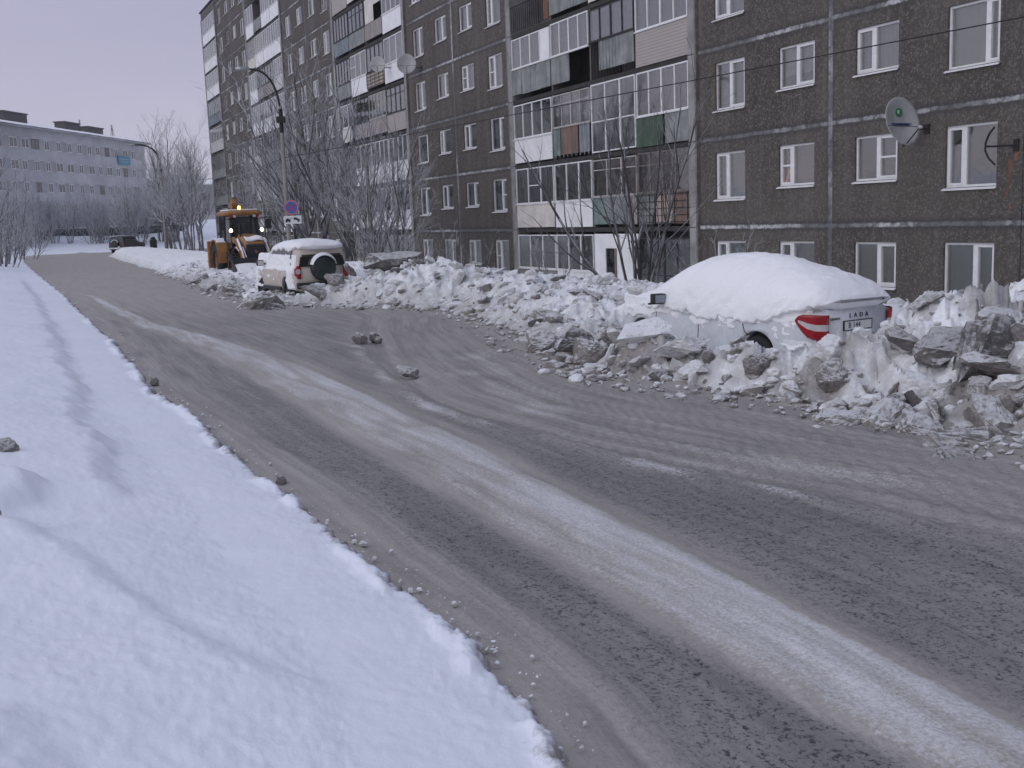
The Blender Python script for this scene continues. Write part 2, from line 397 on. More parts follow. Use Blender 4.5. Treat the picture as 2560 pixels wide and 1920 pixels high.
M['twig_far'] = m_bark('hoar_twig', (.36, .355, .375), .9, (.25, .65)); M['bark_far'] = m_bark('hoar_bark', (.15, .145, .15), .6)
M['ice_grey'] = m_ice_block('grey_ice_block', (.14, .13, .12), (.36, .34, .325), .6)
M['ice_dark'] = m_ice_block('dark_ice_block', (.075, .07, .066), (.22, .207, .198), .45)
M['ice_white'] = m_ice_block('white_snow_block', (.5, .49, .48), (.80, .80, .81), .8)
M['car_white'] = m_paint('white_car_paint', (.62, .65, .68), .25, .3)
M['car_beige'] = m_paint('beige_car_paint', (.55, .49, .425), .3, .3)
M['car_black'] = m_paint('black_car_paint', (.018, .019, .022), .25, .3, dirtc=(.08, .08, .08))
M['yellow'] = m_paint('yellow_machine_paint', (.34, .145, .025), .4, .75, .1, (.10, .07, .05))
M['rubber'] = simple('tyre_rubber', (.018, .018, .019), .8, var=.5, bump=.3)
M['plastic'] = simple('black_plastic', (.02, .02, .022), .5, var=.3)
M['steel'] = simple('worn_steel', (.30, .30, .31), .4, .7, var=.5)
M['chrome'] = simple('bright_metal', (.7, .7, .72), .2, .9, var=.2)
M['iron'] = simple('black_iron', (.022, .021, .022), .6, .3, var=.4)
M['rust'] = m_sheet('rust', (.16, .06, .03), (.24, .11, .06))
M['pole'] = simple('concrete_pole', (.27, .25, .235), .85, var=.35, scale=2, bump=.3)
M['dish'] = simple('dish_grey', (.42, .42, .41), .5, var=.12)
M['red'] = simple('red_lamp', (.33, .010, .016), .2, var=.3); M['lamp_white'] = simple('clear_lamp', (.55, .53, .52), .15, var=.2)
M['sign_red'] = simple('sign_red', (.46, .03, .04), .4, var=.12); M['sign_blue'] = simple('sign_blue', (.035, .12, .40), .4, var=.12)
M['sign_white'] = simple('sign_white', (.68, .69, .67), .45, var=.12); M['ink'] = simple('black_ink', (.02, .02, .022), .6, var=.1)
M['text_blue'] = simple('blue_ink', (.03, .06, .16), .5, var=.1); M['logo_green'] = simple('green_ink', (.03, .22, .06), .5, var=.1)
M['far_wall'] = simple('pale_render', (.50, .50, .505), .9, var=.3, scale=.25); M['far_band'] = simple('grey_render', (.41, .41, .415), .9, var=.3, scale=.3)
M['roof_dark'] = simple('dark_roof', (.09, .086, .085), .9, var=.3)
M['sign_teal'] = simple('teal_board', (.05, .24, .33), .5, var=.12)
M['amber'] = emit('amber_beacon', (1, .30, .04, 1), 14); M['worklamp'] = emit('work_lamp', (1, .80, .55, 1), 9)
M['string'] = emit('string_lights', (1, .42, .12, 1), 5)
M['pinkglow'] = emit('window_string', (.9, .12, .08, 1), .8)
# ------------------------------------------------------------------ camera, sky, sun
cam_d = bpy.data.cameras.new('camera'); cam = bpy.data.objects.new('camera', cam_d); COL.objects.link(cam)
PITCH, ROLL = 0.15087505, 0.0386895
cam_d.sensor_width = 36; cam_d.lens = 36*2738.1286/2560; cam_d.clip_end = 3000; cam_d.clip_start = .05
U0 = Vector((0, math.sin(PITCH), math.cos(PITCH))); F0 = Vector((0, math.cos(PITCH), -math.sin(PITCH))); X0 = Vector((1, 0, 0))
RT = X0*math.cos(ROLL) - U0*math.sin(ROLL); UP = X0*math.sin(ROLL) + U0*math.cos(ROLL)
mw = Matrix((RT, UP, -F0)).transposed().to_4x4(); mw.translation = (0, 0, HC)
cam.matrix_world = mw
scene.camera = cam
w = bpy.data.worlds.new('World'); scene.world = w; w.use_nodes = True
nt = w.node_tree; nt.nodes.clear()
SUN_EL, SUN_AZ = R(28), R(238)          # veiled sun behind the cloud, over the photographer's left shoulder
sky = nt.nodes.new('ShaderNodeTexSky'); sky.sky_type = 'NISHITA'; sky.sun_disc = False
sky.sun_elevation = SUN_EL; sky.sun_rotation = SUN_AZ
sc = nt.nodes.new('ShaderNodeMix'); sc.data_type = 'RGBA'; sc.blend_type = 'MULTIPLY'; sc.inputs[0].default_value = 1
sc.inputs[7].default_value = (.1, .1, .1, 1); nt.links.new(sky.outputs[0], sc.inputs[6])
tc = nt.nodes.new('ShaderNodeTexCoord'); sp = nt.nodes.new('ShaderNodeSeparateXYZ'); nt.links.new(tc.outputs['Generated'], sp.inputs[0])
no = nt.nodes.new('ShaderNodeTexNoise'); no.inputs['Scale'].default_value = 1.6; no.inputs['Detail'].default_value = 5; no.inputs['Distortion'].default_value = .3
mp = nt.nodes.new('ShaderNodeMapping'); mp.inputs['Scale'].default_value = (1, 1, 3.2); nt.links.new(tc.outputs['Generated'], mp.inputs[0]); nt.links.new(mp.outputs[0], no.inputs[0])
ad = nt.nodes.new('ShaderNodeMath'); ad.operation = 'MULTIPLY_ADD'; nt.links.new(no.outputs[0], ad.inputs[0]); ad.inputs[1].default_value = .22
nt.links.new(sp.outputs[2], ad.inputs[2])
cr = nt.nodes.new('ShaderNodeValToRGB'); nt.links.new(ad.outputs[0], cr.inputs[0])
el = cr.color_ramp.elements
SKY = [(0.0, (.72, .68, .80)), (.15, (.72, .68, .83)), (.27, (.58, .555, .73)), (.39, (.44, .43, .61)), (.6, (.48, .50, .66)), (1.0, (.73, .785, 1.0))]
while len(el) < len(SKY): el.new(.5)
for e, (p, c) in zip(el, SKY): e.position = p; e.color = (*c, 1)
mxs = nt.nodes.new('ShaderNodeMix'); mxs.data_type = 'RGBA'; mxs.inputs[0].default_value = .88
nt.links.new(sc.outputs[2], mxs.inputs[6]); nt.links.new(cr.outputs[0], mxs.inputs[7])
bg = nt.nodes.new('ShaderNodeBackground'); nt.links.new(mxs.outputs[2], bg.inputs[0]); bg.inputs[1].default_value = .92
wo = nt.nodes.new('ShaderNodeOutputWorld'); nt.links.new(bg.outputs[0], wo.inputs[0])
sd = bpy.data.lights.new('sun', 'SUN'); sd.energy = .95; sd.angle = R(60); sd.color = (1, .96, .93)
so = bpy.data.objects.new('sun', sd); COL.objects.link(so)
dirv = Vector((math.sin(SUN_AZ)*math.cos(SUN_EL), math.cos(SUN_AZ)*math.cos(SUN_EL), math.sin(SUN_EL)))
so.rotation_euler = (-dirv).to_track_quat('-Z', 'Y').to_euler()
scene.view_settings.view_transform = 'Standard'; scene.view_settings.look = 'None'
scene.view_settings.exposure = 0; scene.view_settings.gamma = 1
scene.render.engine = 'CYCLES'
scene.cycles.max_bounces = 6; scene.cycles.transparent_max_bounces = 12

# ------------------------------------------------------------------ terrain functions
ANG = 0.42365076; DF = 21.025837
NV = (math.cos(ANG), math.sin(ANG)); DV = (-math.sin(ANG), math.cos(ANG))
PL = np.array([(3.4,-6),(2.0,-2),(1.25,0),(.62,2.6),(.18,3.94),(.05,4.42),(-.15,4.93),(-.4,5.5),(-.74,6.2),(-1.17,7.09),(-1.77,8.42),(-2.67,10.13),(-3.58,12.12),(-4.64,14.18),(-5.99,17.29),(-8.07,22.1),(-10.46,27.18),(-15.3,37.91),(-23.47,55.5),(-38.5,88.2),(-47,107.5),(-50.5,116.5),(-50,121),(-46.5,122.5),(-42.4,121.5),(-30,122.5),(0,128),(60,145)], float)
PR = np.array([(12,-4),(8.2,4),(5.2,7.6),(4.15,8.71),(3.86,10.06),(3.1,11.23),(2.11,12.54),(1.15,13.89),(.5,15.41),(-.02,18.16),(-.36,20.14),(-.99,23.19),(-2.23,26.39),(-4.72,27.98),(-6.77,29.72),(-8.99,34.47),(-13.1,44.65),(-18.01,55.94),(-28.82,81.3),(-36.5,100.5),(-38.3,106),(-36,109.3),(-29,111),(0,116.5),(60,133)], float)
ARC = np.array([(-9,38),(-6.2,32),(-4.2,27.5),(-3.3,24.5),(-2.97,21.1),(-2.31,17.33),(-1.77,15.11),(-1.15,12.98),(-.54,11.61),(.18,10.45),(1.13,9.07),(1.74,8.24),(2.48,7.26),(3.08,6.43),(5.5,3.2)], float)
ICE = np.array([(-14.5,38),(-8.4,25.2),(-6.15,21.3),(-3.46,16.1),(-.95,10.35),(.0,8.1),(.55,6.85),(1.02,5.6),(1.42,4.7),(1.75,4.0),(2.3,2.6),(3,1)], float)
ICEW = np.array([.12,.2,.34,.44,.43,.39,.37,.35,.30,.26,.24,.24])
ARC2 = np.array([(-.34,18.61),(-.24,16.14),(.15,14.16),(.73,11.91),(1.67,9.94),(2.57,8.65),(3.68,7.71),(6,5)], float)
def poly_dist(x, y, P):
    """signed distance (left of travel positive), arclength, index+fraction"""
    best = np.full(x.shape, 1e18); sg = np.zeros(x.shape); al = np.zeros(x.shape); ix = np.zeros(x.shape)
    L = 0
    for k in range(len(P)-1):
        ax, ay = P[k]; bx, by = P[k+1]; dx, dy = bx-ax, by-ay; l2 = dx*dx+dy*dy; l = math.sqrt(l2)
        t = np.clip(((x-ax)*dx+(y-ay)*dy)/l2, 0, 1)
        ex = x-(ax+t*dx); ey = y-(ay+t*dy); d2 = ex*ex+ey*ey
        c = dx*(y-ay)-dy*(x-ax)
        m = d2 < best-1e-12
        best = np.where(m, d2, best); sg = np.where(m, np.sign(c), sg); al = np.where(m, L+t*l, al); ix = np.where(m, k+t, ix)
        L += l
    return np.sqrt(best)*sg, al, ix
def seg_gauss(x, y, p0, p1, wd):
    ax, ay = p0; dx, dy = p1[0]-ax, p1[1]-ay
    t = np.clip(((x-ax)*dx+(y-ay)*dy)/(dx*dx+dy*dy+1e-9), 0, 1)
    return np.exp(-((x-ax-t*dx)**2+(y-ay-t*dy)**2)/(wd*wd))
LADA = dict(p=(3.44, 16.2), yaw=.55, z=-.20)
NIVA = dict(p=(-6.3, 33.4), yaw=R(30), z=-.12)
def car_local(x, y, c):
    X = x-c['p'][0]; Y = y-c['p'][1]; s, k = math.sin(c['yaw']), math.cos(c['yaw'])
    return -s*X+k*Y, -k*X-s*Y          # forward, left
def HR(x, y, fine=True):
    """ploughed snow between the road and the block: height, dirt"""
    x = np.asarray(x, float); y = np.asarray(y, float)
    d0, al, _ = poly_dist(x, y, PR); d = -d0
    d = d + (fbm(x*.9, y*.9, 4, 3)-.5)*.9 + (fbm(x*4, y*4, 3, 8)-.5)*.35
    o = DF-(x*NV[0]+y*NV[1])
    far = smooth(38, 50, y)
    h = .04+.62*smooth(14.4, 10.2, o)*(1-.35*far) + .22*far
    near = smooth(17, 14.5, y)
    h = h*(1-near)+near*(.0+.16*smooth(13, 9, o))
    # banks thrown up by the plough
    B = [((4.7,9.9),(3.5,12.2),.30,.75),((2.35,13.3),(1.45,14.75),.70,.48),((3.5,12.2),(2.75,12.9),.48,.42),((1.4,14.9),(.9,16.6),.26,.5),((.8,16.8),(.1,20.2),.14,.8),
         ((5.7,10.8),(5.4,12.6),.60,1.0),((7.4,9.8),(7.3,13.2),.62,1.4),((4.9,11.2),(4.35,12.5),.27,.5),((5.0,12.3),(4.8,13.0),.20,.45),((6.6,14.0),(8.6,13.4),.45,1.3),
         ((-6.3,30.4),(-2.6,28.6),.20,1.0),((-3.2,30.4),(-1.2,28.4),.22,.9),((-8.8,34.6),(-8.0,33.4),.36,.9),((-9.8,37.8),(-12.9,44.8),.34,.8),
         ((-13.4,46.5),(-17,54),.22,.9)]
    rub = np.zeros(x.shape)
    for p0, p1, a, wd in B:
        g = seg_gauss(x, y, p0, p1, wd); h = h+a*g; rub = np.maximum(rub, g*min(1, a*1.8))
    for c, hw, hl in ((LADA, .92, 2.2), (NIVA, .9, 2.05)):
        f, l = car_local(x, y, c)
        wt = smooth(hw+.5, hw+.1, np.abs(l))*smooth(hl+.45, hl, np.abs(f))
        h = h*(1-wt)+wt*(c['z']+(.16 if c is LADA else .20)+.10*fbm(x*2, y*2, 3, 5))
    h = h-2.25*smooth(9.6, 3.2, o)
    mound = seg_gauss(x, y, (-8.9,34.4), (-7.9,33.2), .9)
    field = smooth(-.1, 1.0, d)*smooth(8.4, 10.2, o)*(1-far)
    calm = np.clip(1-mound*1.2, 0, 1)
    amp = (field*(.75+.4*rub))*calm*(1+.30*near) + .22*far
    if True:
        p1, e1 = plates(x*1.15+2*fbm(x, y, 2, 40), y*1.15, 21, 1.3)
        p2, e2 = plates(x*3.1+fbm(x*2, y*2, 2, 41), y*3.1, 33, 1.4)
        p3, e3 = plates(x*7.5, y*7.5, 51, 1.2)
        h = h + amp*(p1*.15*(1-.3*rub) + p2*.11 + (p3*.05 if fine else 0) + (fbm(x*1.4, y*1.4, 4, 61)-.5)*.22 + (fbm(x*8, y*8, 3, 66)-.5)*.12 + (fbm(x*20, y*20, 2, 68)-.5)*.05)
        h = h + (1-np.clip(amp, 0, 1))*(fbm(x*.5, y*.5, 4, 71)-.5)*.16
    rim = smooth(-.18, 1.5, d)
    h = -.16 + (h+.16)*rim
    dirt = .98*np.exp(-np.clip(d, 0, 9)/1.25)*(1-.25*far) + .18*field*smooth(19, 14, y) + .06*field + .22*rub*(1-mound)
    dirt = dirt + .30*smooth(7.5, 4.6, o-0*x)*0 + .14*(plates(x*1.15, y*1.15, 22)[0])*field
    dirt = dirt + .05*smooth(14.5, 11.5, y) - .44*near*smooth(.38, .62, fbm(x*1.5, y*1.5, 4, 303))
    dirt = dirt*np.clip(1-mound*1.1, 0, 1)
    return h, np.clip(dirt, 0, 1.2)
CRA = np.array([(-24,54),(-14.54,33.87),(-11.05,26.08),(-8.34,20.1),(-6.11,15.08),(-4.64,11.69),(-3.74,9.65),(-2.95,7.94),(-2.7,7.5)], float)
CRB = np.array([(-6,8.6),(-4.3,7.4),(-3.03,6.61),(-2.67,6.35),(-2.22,5.66),(-1.83,5.27),(-1.44,4.86),(-1.05,4.53),(-.51,4.17)], float)
def HL(x, y):
    """snow bank on the near side of the road: height, dirt"""
    d, al, _ = poly_dist(x, y, PL)
    dn = d + (fbm(x*1.1, y*1.1, 2, 3)-.5)*.10 + (fbm(x*5, y*5, 2, 29)-.5)*.08 + (fbm(x*19, y*19, 3, 9)-.5)*.10 - .02
    rimn = fbm(x*2.0, y*2.0, 2, 19)
    h = .05*smooth(0, .06, dn) + .13*(1-np.exp(-np.clip(dn, 0, 99)/.7)) + .05*np.exp(-((dn-.09)/.06)**2)*smooth(.45, .6, rimn)
    h = h + .115*np.clip(dn-.8, 0, 4) + .16*np.clip(dn-4.8, 0, 12) + .05*np.clip(dn-16.8, 0, 60)
    h = h - .05*smooth(80, 110, y)*np.clip(dn-2, 0, 10)
    a, aa, ai = poly_dist(x, y, CRA)
    wa = smooth(0, .6, ai)*smooth(0.2, 1.0, len(CRA)-1-ai); jag = (fbm(x*2.2, y*2.2, 3, 90)-.5)*.30
    # travel runs towards the viewer, so the verge side is to the right: negative distance
    h = h + wa*.10*smooth(-.16, .16, -(a)+jag)*np.exp(-np.clip(-a, 0, 9)/3.0)
    b, ba, bi = poly_dist(x, y, CRB)
    wb = smooth(0, 1, bi)*smooth(0, 1.5, len(CRB)-1-bi)
    h = h + wb*.05*smooth(-.10, .10, -b+jag*.35)*np.exp(-np.clip(-b, 0, 9)/.9)
    for cx, cy, r, hh in ((-2.2,3.2,.9,.09),(-1.6,2.8,.6,.04),(-3.85,7.35,.6,.12),(-3.3,6.7,.4,.05),(-4.9,8.7,.5,.10)):
        rr = np.sqrt((x-cx)**2+(y-cy)**2)+ (fbm(x*2.5, y*2.5, 3, 77)-.5)*.35
        h = h+hh*smooth(r, r*.5, rr)
    h = h + (fbm(x*.6, y*.6, 3, 101)-.5)*.12*smooth(0, 1.5, dn) + (fbm(x*3, y*3, 3, 111)-.5)*.014
    nearf = smooth(4.6, 3.0, y)
    h = h + nearf*(fbm(x*6, y*9, 3, 121)-.5)*.022
    h = np.where(dn < 0, -.1+dn*.3, h)
    dirt = .95*np.exp(-np.clip(dn, 0, 9)/.07) + .35*np.exp(-np.clip(dn, 0, 9)/.35)*smooth(.5, .7, fbm(x*1.1, y*1.1, 3, 131))
    return h, np.clip(dirt, 0, 1)
def polar(r0, r1, nr, a0, a1, na):
    r = r0*(r1/r0)**(np.arange(nr)/(nr-1)); a = np.linspace(a0, a1, na)
    X = np.outer(r, np.sin(a)); Y = np.outer(r, np.cos(a))
    i = np.arange(nr-1)[:, None]*na + np.arange(na-1)[None]
    F = np.stack([i, i+1, i+1+na, i+na], -1).reshape(-1, 4)[:, ::-1]
    return X.ravel(), Y.ravel(), F
def keep(F, mask):
    return F[mask[F].any(1)]
def compact(V, F, attrs):
    u, inv = np.unique(F, return_inverse=True)
    return V[u], inv.reshape(F.shape), {k: a[u] for k, a in attrs.items()}

# cold haze lying over the whole place
mb = MB(); mb.box(-760, 760, -760, 760, -3.2, 52)
hz = mb.build('haze', bpy.data.materials.new('cold_air')); tag(hz, kind='stuff'); tag(hz, 'thin cold haze filling the street', 'haze')
hm = hz.data.materials[0]; hm.use_nodes = True; hm.node_tree.nodes.clear()
ho = hm.node_tree.nodes.new('ShaderNodeOutputMaterial'); hv = hm.node_tree.nodes.new('ShaderNodeVolumePrincipled')
hv.inputs['Color'].default_value = (.86, .87, .93, 1); hv.inputs['Density'].default_value = .00045; hv.inputs['Anisotropy'].default_value = .2
hm.node_tree.links.new(hv.outputs[0], ho.inputs['Volume'])
# wide base sheet out to the horizon
def base_h(x, y):
    o = DF-(x*NV[0]+y*NV[1]); r = np.hypot(x, y)
    return -.35 - 1.35*smooth(9, 3, o) + 5*smooth(220, 600, r)
x, y, F = polar(1.0, 700, 160, -math.pi, math.pi, 240)
z = base_h(x, y)
o = np_mesh('ground', np.stack([x, y, z], 1), F, M['snow']); tag(o, kind='structure')

# the road: one packed-ice sheet with tyre wear
x, y, F = polar(1.6, 150, 720, R(-62), R(56), 900)
dl, al, _ = poly_dist(x, y, PL); dr, ar, _ = poly_dist(x, y, PR)
arc, aa, ai = poly_dist(x, y, ARC); icd, ia, ii = poly_dist(x, y, ICE)
iw = np.interp(ii, np.arange(len(ICEW)), ICEW)
a2, a2a, a2i = poly_dist(x, y, ARC2)
right = smooth(-.1, .25, arc)                       # towards the parking side of the turning arc
wob = (fbm(x*.8, y*.8, 4, 7)-.5)
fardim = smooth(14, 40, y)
edge_ = np.where(icd > 0, smooth(1.12, .80, np.abs(icd+wob*.10)/iw), smooth(1.35, .15, np.abs(icd+wob*.16)/iw))
ice = 1.05*edge_*(.35+.95*fbm(x*1.6, y*.8, 5, 207, .65))+.20*np.exp(-((icd-iw*.55)/(.30*iw))**2)*(1-fardim)*(1-.9*smooth(12, 30, y))
ice = np.maximum(ice, (.30+1.3*wob)*np.exp(-((arc+wob*.3)/.16)**2)*smooth(3.8, 5, ai))
ice = np.maximum(ice, (.40+.7*wob)*smooth(.85, .1, np.abs(a2+.25+wob*.6))*smooth(.0, .6, a2i)*smooth(6.5, 5, a2i))
bg_ = smooth(5.0, 4.0, np.abs(x-2.0))*0
slush = np.maximum(.95*np.exp(-np.clip(-dl, 0, 9)/.28), .70*np.exp(-np.clip(dr, 0, 9)/.55))
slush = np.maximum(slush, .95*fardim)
slush = np.maximum(slush, right*(.34+.9*wob)*smooth(3.2, .6, np.abs(a2+.4)))
slush = np.maximum(slush, .70*smooth(2.0, 1.0, np.abs(icd-.06+wob*.12)/iw)*(1-fardim))
slush = np.maximum(slush, .42*smooth(.6, .1, np.abs(arc+wob*.3)))
lane1 = smooth(.25, .7, -dl)*smooth(1.0, 1.5, np.abs(icd)/iw)
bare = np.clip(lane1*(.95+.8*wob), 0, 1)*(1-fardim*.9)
bare = bare*(1-right*.75)
bare = bare*(.45+.55*smooth(16, 7, y))
along = np.where(right > .5, aa, al); across = np.where(right > .5, arc, dl)
zz = .012*(fbm(x*1.2, y*1.2, 3, 5)-.5)*2 + .025*smooth(1.2, .6, np.abs(icd)/iw)*(1-fardim)
zz = zz + .04*np.exp(-((arc+wob*.15)/.12)**2)*fbm(x*6, y*6, 3, 15) - .02*np.exp(-((arc-.28)/.14)**2)
tread = np.sin(across*38+along*1.2)*np.sin(along*26+2*np.sin(across*9))
trk = right*np.clip(smooth(.3, .5, fbm(x*.5, y*.9, 3, 25)), 0, 1)*(1-fardim)
zz = zz + .010*tread*trk + .012*(fbm(along*1.2, across*7, 4, 35)-.5)*2
zz = zz + .02*(fbm(x*9, y*9, 3, 45)-.5)*np.clip(slush-.3, 0, 1)*2
zz = zz + .03*np.clip(1-np.abs(-dl-.42)/.10, 0, 1)*smooth(14, 9, y)*.6
inside = (dl < .9) & (dr > -.9)
F = keep(F, inside)
V = np.stack([x, y, zz], 1)
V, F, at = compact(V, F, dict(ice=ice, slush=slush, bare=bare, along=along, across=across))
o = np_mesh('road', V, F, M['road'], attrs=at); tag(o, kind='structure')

# near snow bank
x, y, F = polar(1.3, 175, 800, R(-72), R(30), 1100)
h, dirt = HL(x, y); dl = poly_dist(x, y, PL)[0]
F = keep(F, dl > -.25)
V, F, at = compact(np.stack([x, y, h], 1), F, dict(dirt=dirt))
o = np_mesh('snow_bank', V, F, M['bank'], attrs=at); tag(o, kind='structure')

# ploughed snow and yard beyond the road
x, y, F = polar(5.0, 175, 760, R(-36), R(48), 900)
h, dirt = HR(x, y); dr = poly_dist(x, y, PR)[0]; o_ = DF-(x*NV[0]+y*NV[1])
F = keep(F, (dr < .5) & (o_ > -1.5))
V, F, at = compact(np.stack([x, y, h], 1), F, dict(dirt=dirt))
o = np_mesh('snow_field', V, F, M['berm'], attrs=at, smooth=True); tag(o, kind='structure')
# ------------------------------------------------------------------ the panel block
# local frame: x = -s (to the right along the facade), y into the building, z up
Z1 = HC-.5647880; FLH = 2.8; ZB = Z1-FLH               # ZB = floor level of the ground floor
def fz(n): return ZB+FLH*(n-1)
bld = empty('apartment_building', (NV[0]*DF, NV[1]*DF, 0), ANG-math.pi/2)
tag(bld, 'nine storey dark pebble-dash panel block with glazed loggias, facing the road', 'building')
ROOFZ = fz(9)+2.8+.75
SEC = dict(A=(18.10, 30.95), C=(45.6, 59.0), E=(73.5, 87.55), G=(101.1, 115.0))
BAY = dict(B=(30.95, 45.6), D=(59.0, 73.5), F=(87.55, 101.1), H=(115.0, 123.3))
# window columns as fractions across the section, measured on the near one (s falls to the right)
WF = [((30.95-a)/12.85, (30.95-b)/12.85) for a, b in ((30.0,28.42),(26.78,25.19),(23.55,21.98),(20.38,18.83))]
WZ = [(.89, 2.35), (1.17, 2.35), (1.17, 2.34), (.87, 2.34)]
FLOORS = dict(A=4, C=6, E=7, G=9)
WIN = []
def wall_panel(name, s0, s1, openings, z0, z1, depth=.16):
    xs = sorted({-s1, -s0} | {v for o in openings for v in o[:2]}); zs = sorted({z0, z1} | {v for o in openings for v in o[2:]})
    mb = MB(); uvs = []
    def uv(x, z): return ((x+s1)/(s1-s0), z-Z1)
    for i in range(len(xs)-1):
        for j in range(len(zs)-1):
            cx, cz = (xs[i]+xs[i+1])/2, (zs[j]+zs[j+1])/2
            if any(o[0] < cx < o[1] and o[2] < cz < o[3] for o in openings): continue
            mb.quad((xs[i],0,zs[j]), (xs[i+1],0,zs[j]), (xs[i+1],0,zs[j+1]), (xs[i],0,zs[j+1]))
            uvs += [uv(xs[i],zs[j]), uv(xs[i+1],zs[j]), uv(xs[i+1],zs[j+1]), uv(xs[i],zs[j+1])]
    for a, b, c, d in openings:
        for q in (((a,0,c),(a,depth,c),(a,depth,d),(a,0,d)), ((b,0,c),(b,0,d),(b,depth,d),(b,depth,c)),
                  ((a,0,d),(a,depth,d),(b,depth,d),(b,0,d)), ((a,0,c),(b,0,c),(b,depth,c),(a,depth,c))):
            mb.quad(*q); uvs += [(.25, 1.4)]*4
    o = mb.build(name, M['wall'], bld)
    ul = o.data.uv_layers.new(name='UVMap')
    ul.data.foreach_set('uv', np.array(uvs, np.float32).ravel())
    return o
CUR = ['cur_white','cur_grey','cur_grey','cur_white','cur_beige','cur_blue','cur_grey','blind', None]
def make_window(x0, x1, z0, z1, split=.4, curtain='cur_grey', fr='pvc', reveal=.10, sash=False, cur_drop=1.0, label=None):
    """frame with two lights, pane, sill, curtain; origin left at the building's own"""
    g = .055; f = MB(); y0, y1 = reveal-.035, reveal+.04
    xm = x0+(x1-x0)*split
    f.box(x0, x0+g, y0, y1, z0, z1); f.box(x1-g, x1, y0, y1, z0, z1)
    f.box(x0+g, x1-g, y0, y1, z0, z0+g); f.box(x0+g, x1-g, y0, y1, z1-g, z1)
    f.box(xm-.05, xm+.05, y0-.004, y1, z0+g, z1-g)
    # opening sash is thicker
    sx0, sx1 = (x0+g, xm-.05) if split < .5 else (xm+.05, x1-g)
    t = .05
    f.box(sx0, sx0+t, y0-.012, y1-.01, z0+g, z1-g); f.box(sx1-t, sx1, y0-.012, y1-.01, z0+g, z1-g)
    f.box(sx0+t, sx1-t, y0-.012, y1-.01, z0+g, z0+g+t); f.box(sx0+t, sx1-t, y0-.012, y1-.01, z1-g-t, z1-g)
    if sash: f.box(sx0+t, sx1-t, y0-.008, y1-.01, (z0+z1)/2-.025, (z0+z1)/2+.025)
    win = f.build('window', M[fr], bld)
    p = MB(); p.box(x0+g, x1-g, reveal+.006, reveal+.018, z0+g, z1-g)
    pane = p.build('pane', M['glass'], win)
    s = MB(); s.poly([(x0-.04,-.07,z0-.045),(x1+.04,-.07,z0-.045),(x1+.04,reveal-.04,z0+.012),(x0-.04,reveal-.04,z0+.012)])
    s.poly([(x0-.04,-.07,z0-.07),(x1+.04,-.07,z0-.07),(x1+.04,-.07,z0-.045),(x0-.04,-.07,z0-.045)])
    s.poly([(x0-.04,reveal-.04,z0-.03),(x1+.04,reveal-.04,z0-.03),(x1+.04,-.07,z0-.07),(x0-.04,-.07,z0-.07)])
    s.build('sill', M['pvc'], win)
    if curtain:
        c = MB(); zc = z1-(z1-z0)*cur_drop
        n = 24; P = []
        for zz in (zc, z1):
            P.append([(x0+.02+(x1-x0-.04)*k/n, reveal+.16+.02*math.sin(k*1.9+x0), zz) for k in range(n+1)])
        c.grid(P); cu = c.build('curtain', M[curtain], win, smooth=True)
    if label: win['label'] = label
    WIN.append(win); return win
rw = random.Random(3)
SPEC = {  # (section, floor, column): split, curtain, extra
 ('A',2,0):(.40,'blind'), ('A',2,1):(.36,'cur_beige'), ('A',2,2):(.52,None), ('A',2,3):(.36,None),
 ('A',3,0):(.50,'cur_grey'), ('A',3,1):(.50,'cur_white'), ('A',3,2):(.42,'cur_grey'), ('A',3,3):(.74,'cur_white'),
 ('A',1,0):(.36,'cur_grey'), ('A',1,1):(.36,'cur_white'), ('A',1,2):(.56,'cur_green'), ('A',1,3):(.60,'cur_grey'),
 ('A',4,0):(.45,'cur_white'), ('A',4,1):(.5,None),
 ('C',2,0):(.5,'cur_grey'), ('C',2,1):(.42,'cur_grey'), ('C',2,2):(.6,'cur_grey'), ('C',2,3):(.62,'cur_grey'),
 ('C',3,0):(.85,None), ('C',3,1):(.3,'cur_grey'), ('C',3,2):(.4,'cur_white'), ('C',3,3):(.62,'cur_grey'),
 ('C',1,2):(.45,'cur_grey'), ('C',1,3):(.4,'cur_white')}
for k, (s0, s1) in SEC.items():
    L = s1-s0; ops = []; todo = []
    for n in range(1, FLOORS[k]+1):
        for c in range(4):
            if k == 'A' and n == 4 and c > 1: continue
            if k == 'C' and n == 6 and c > 1: continue
            a, b = -s1+L*WF[c][0], -s1+L*WF[c][1]
            za, zb = fz(n)+WZ[c][0], fz(n)+WZ[c][1]
            ops.append((a, b, za, zb)); todo.append((n, c, a, b, za, zb))
    wall_panel('wall', s0, s1, ops, -2.6, ROOFZ)
    for n, c, a, b, za, zb in todo:
        sp = SPEC.get((k, n, c)) or (rw.choice((.36, .42, .5, .58, .64)), rw.choice(CUR))
        fr = 'pvc' if (k in 'AC' or rw.random() < .85) else 'whitewood'
        drop = .68 if (k, n, c) == ('A', 3, 1) else 1.0
        make_window(a, b, za, zb, sp[0], sp[1], fr, sash=(rw.random() < .22), cur_drop=drop)
# brown reveals left where old frames were ripped out
mb = MB()
for k, n, c in (('A',3,0),('C',4,0),('C',5,0),('C',4,1),('C',3,0)):
    s0, s1 = SEC[k]; a = -s1+(s1-s0)*WF[c][0]
    mb.box(a+.002, a+.03, .002, .062, fz(n)+WZ[c][0]+.01, fz(n)+WZ[c][1]-.01)
mb.build('window_jamb', M['brownwood'], bld)
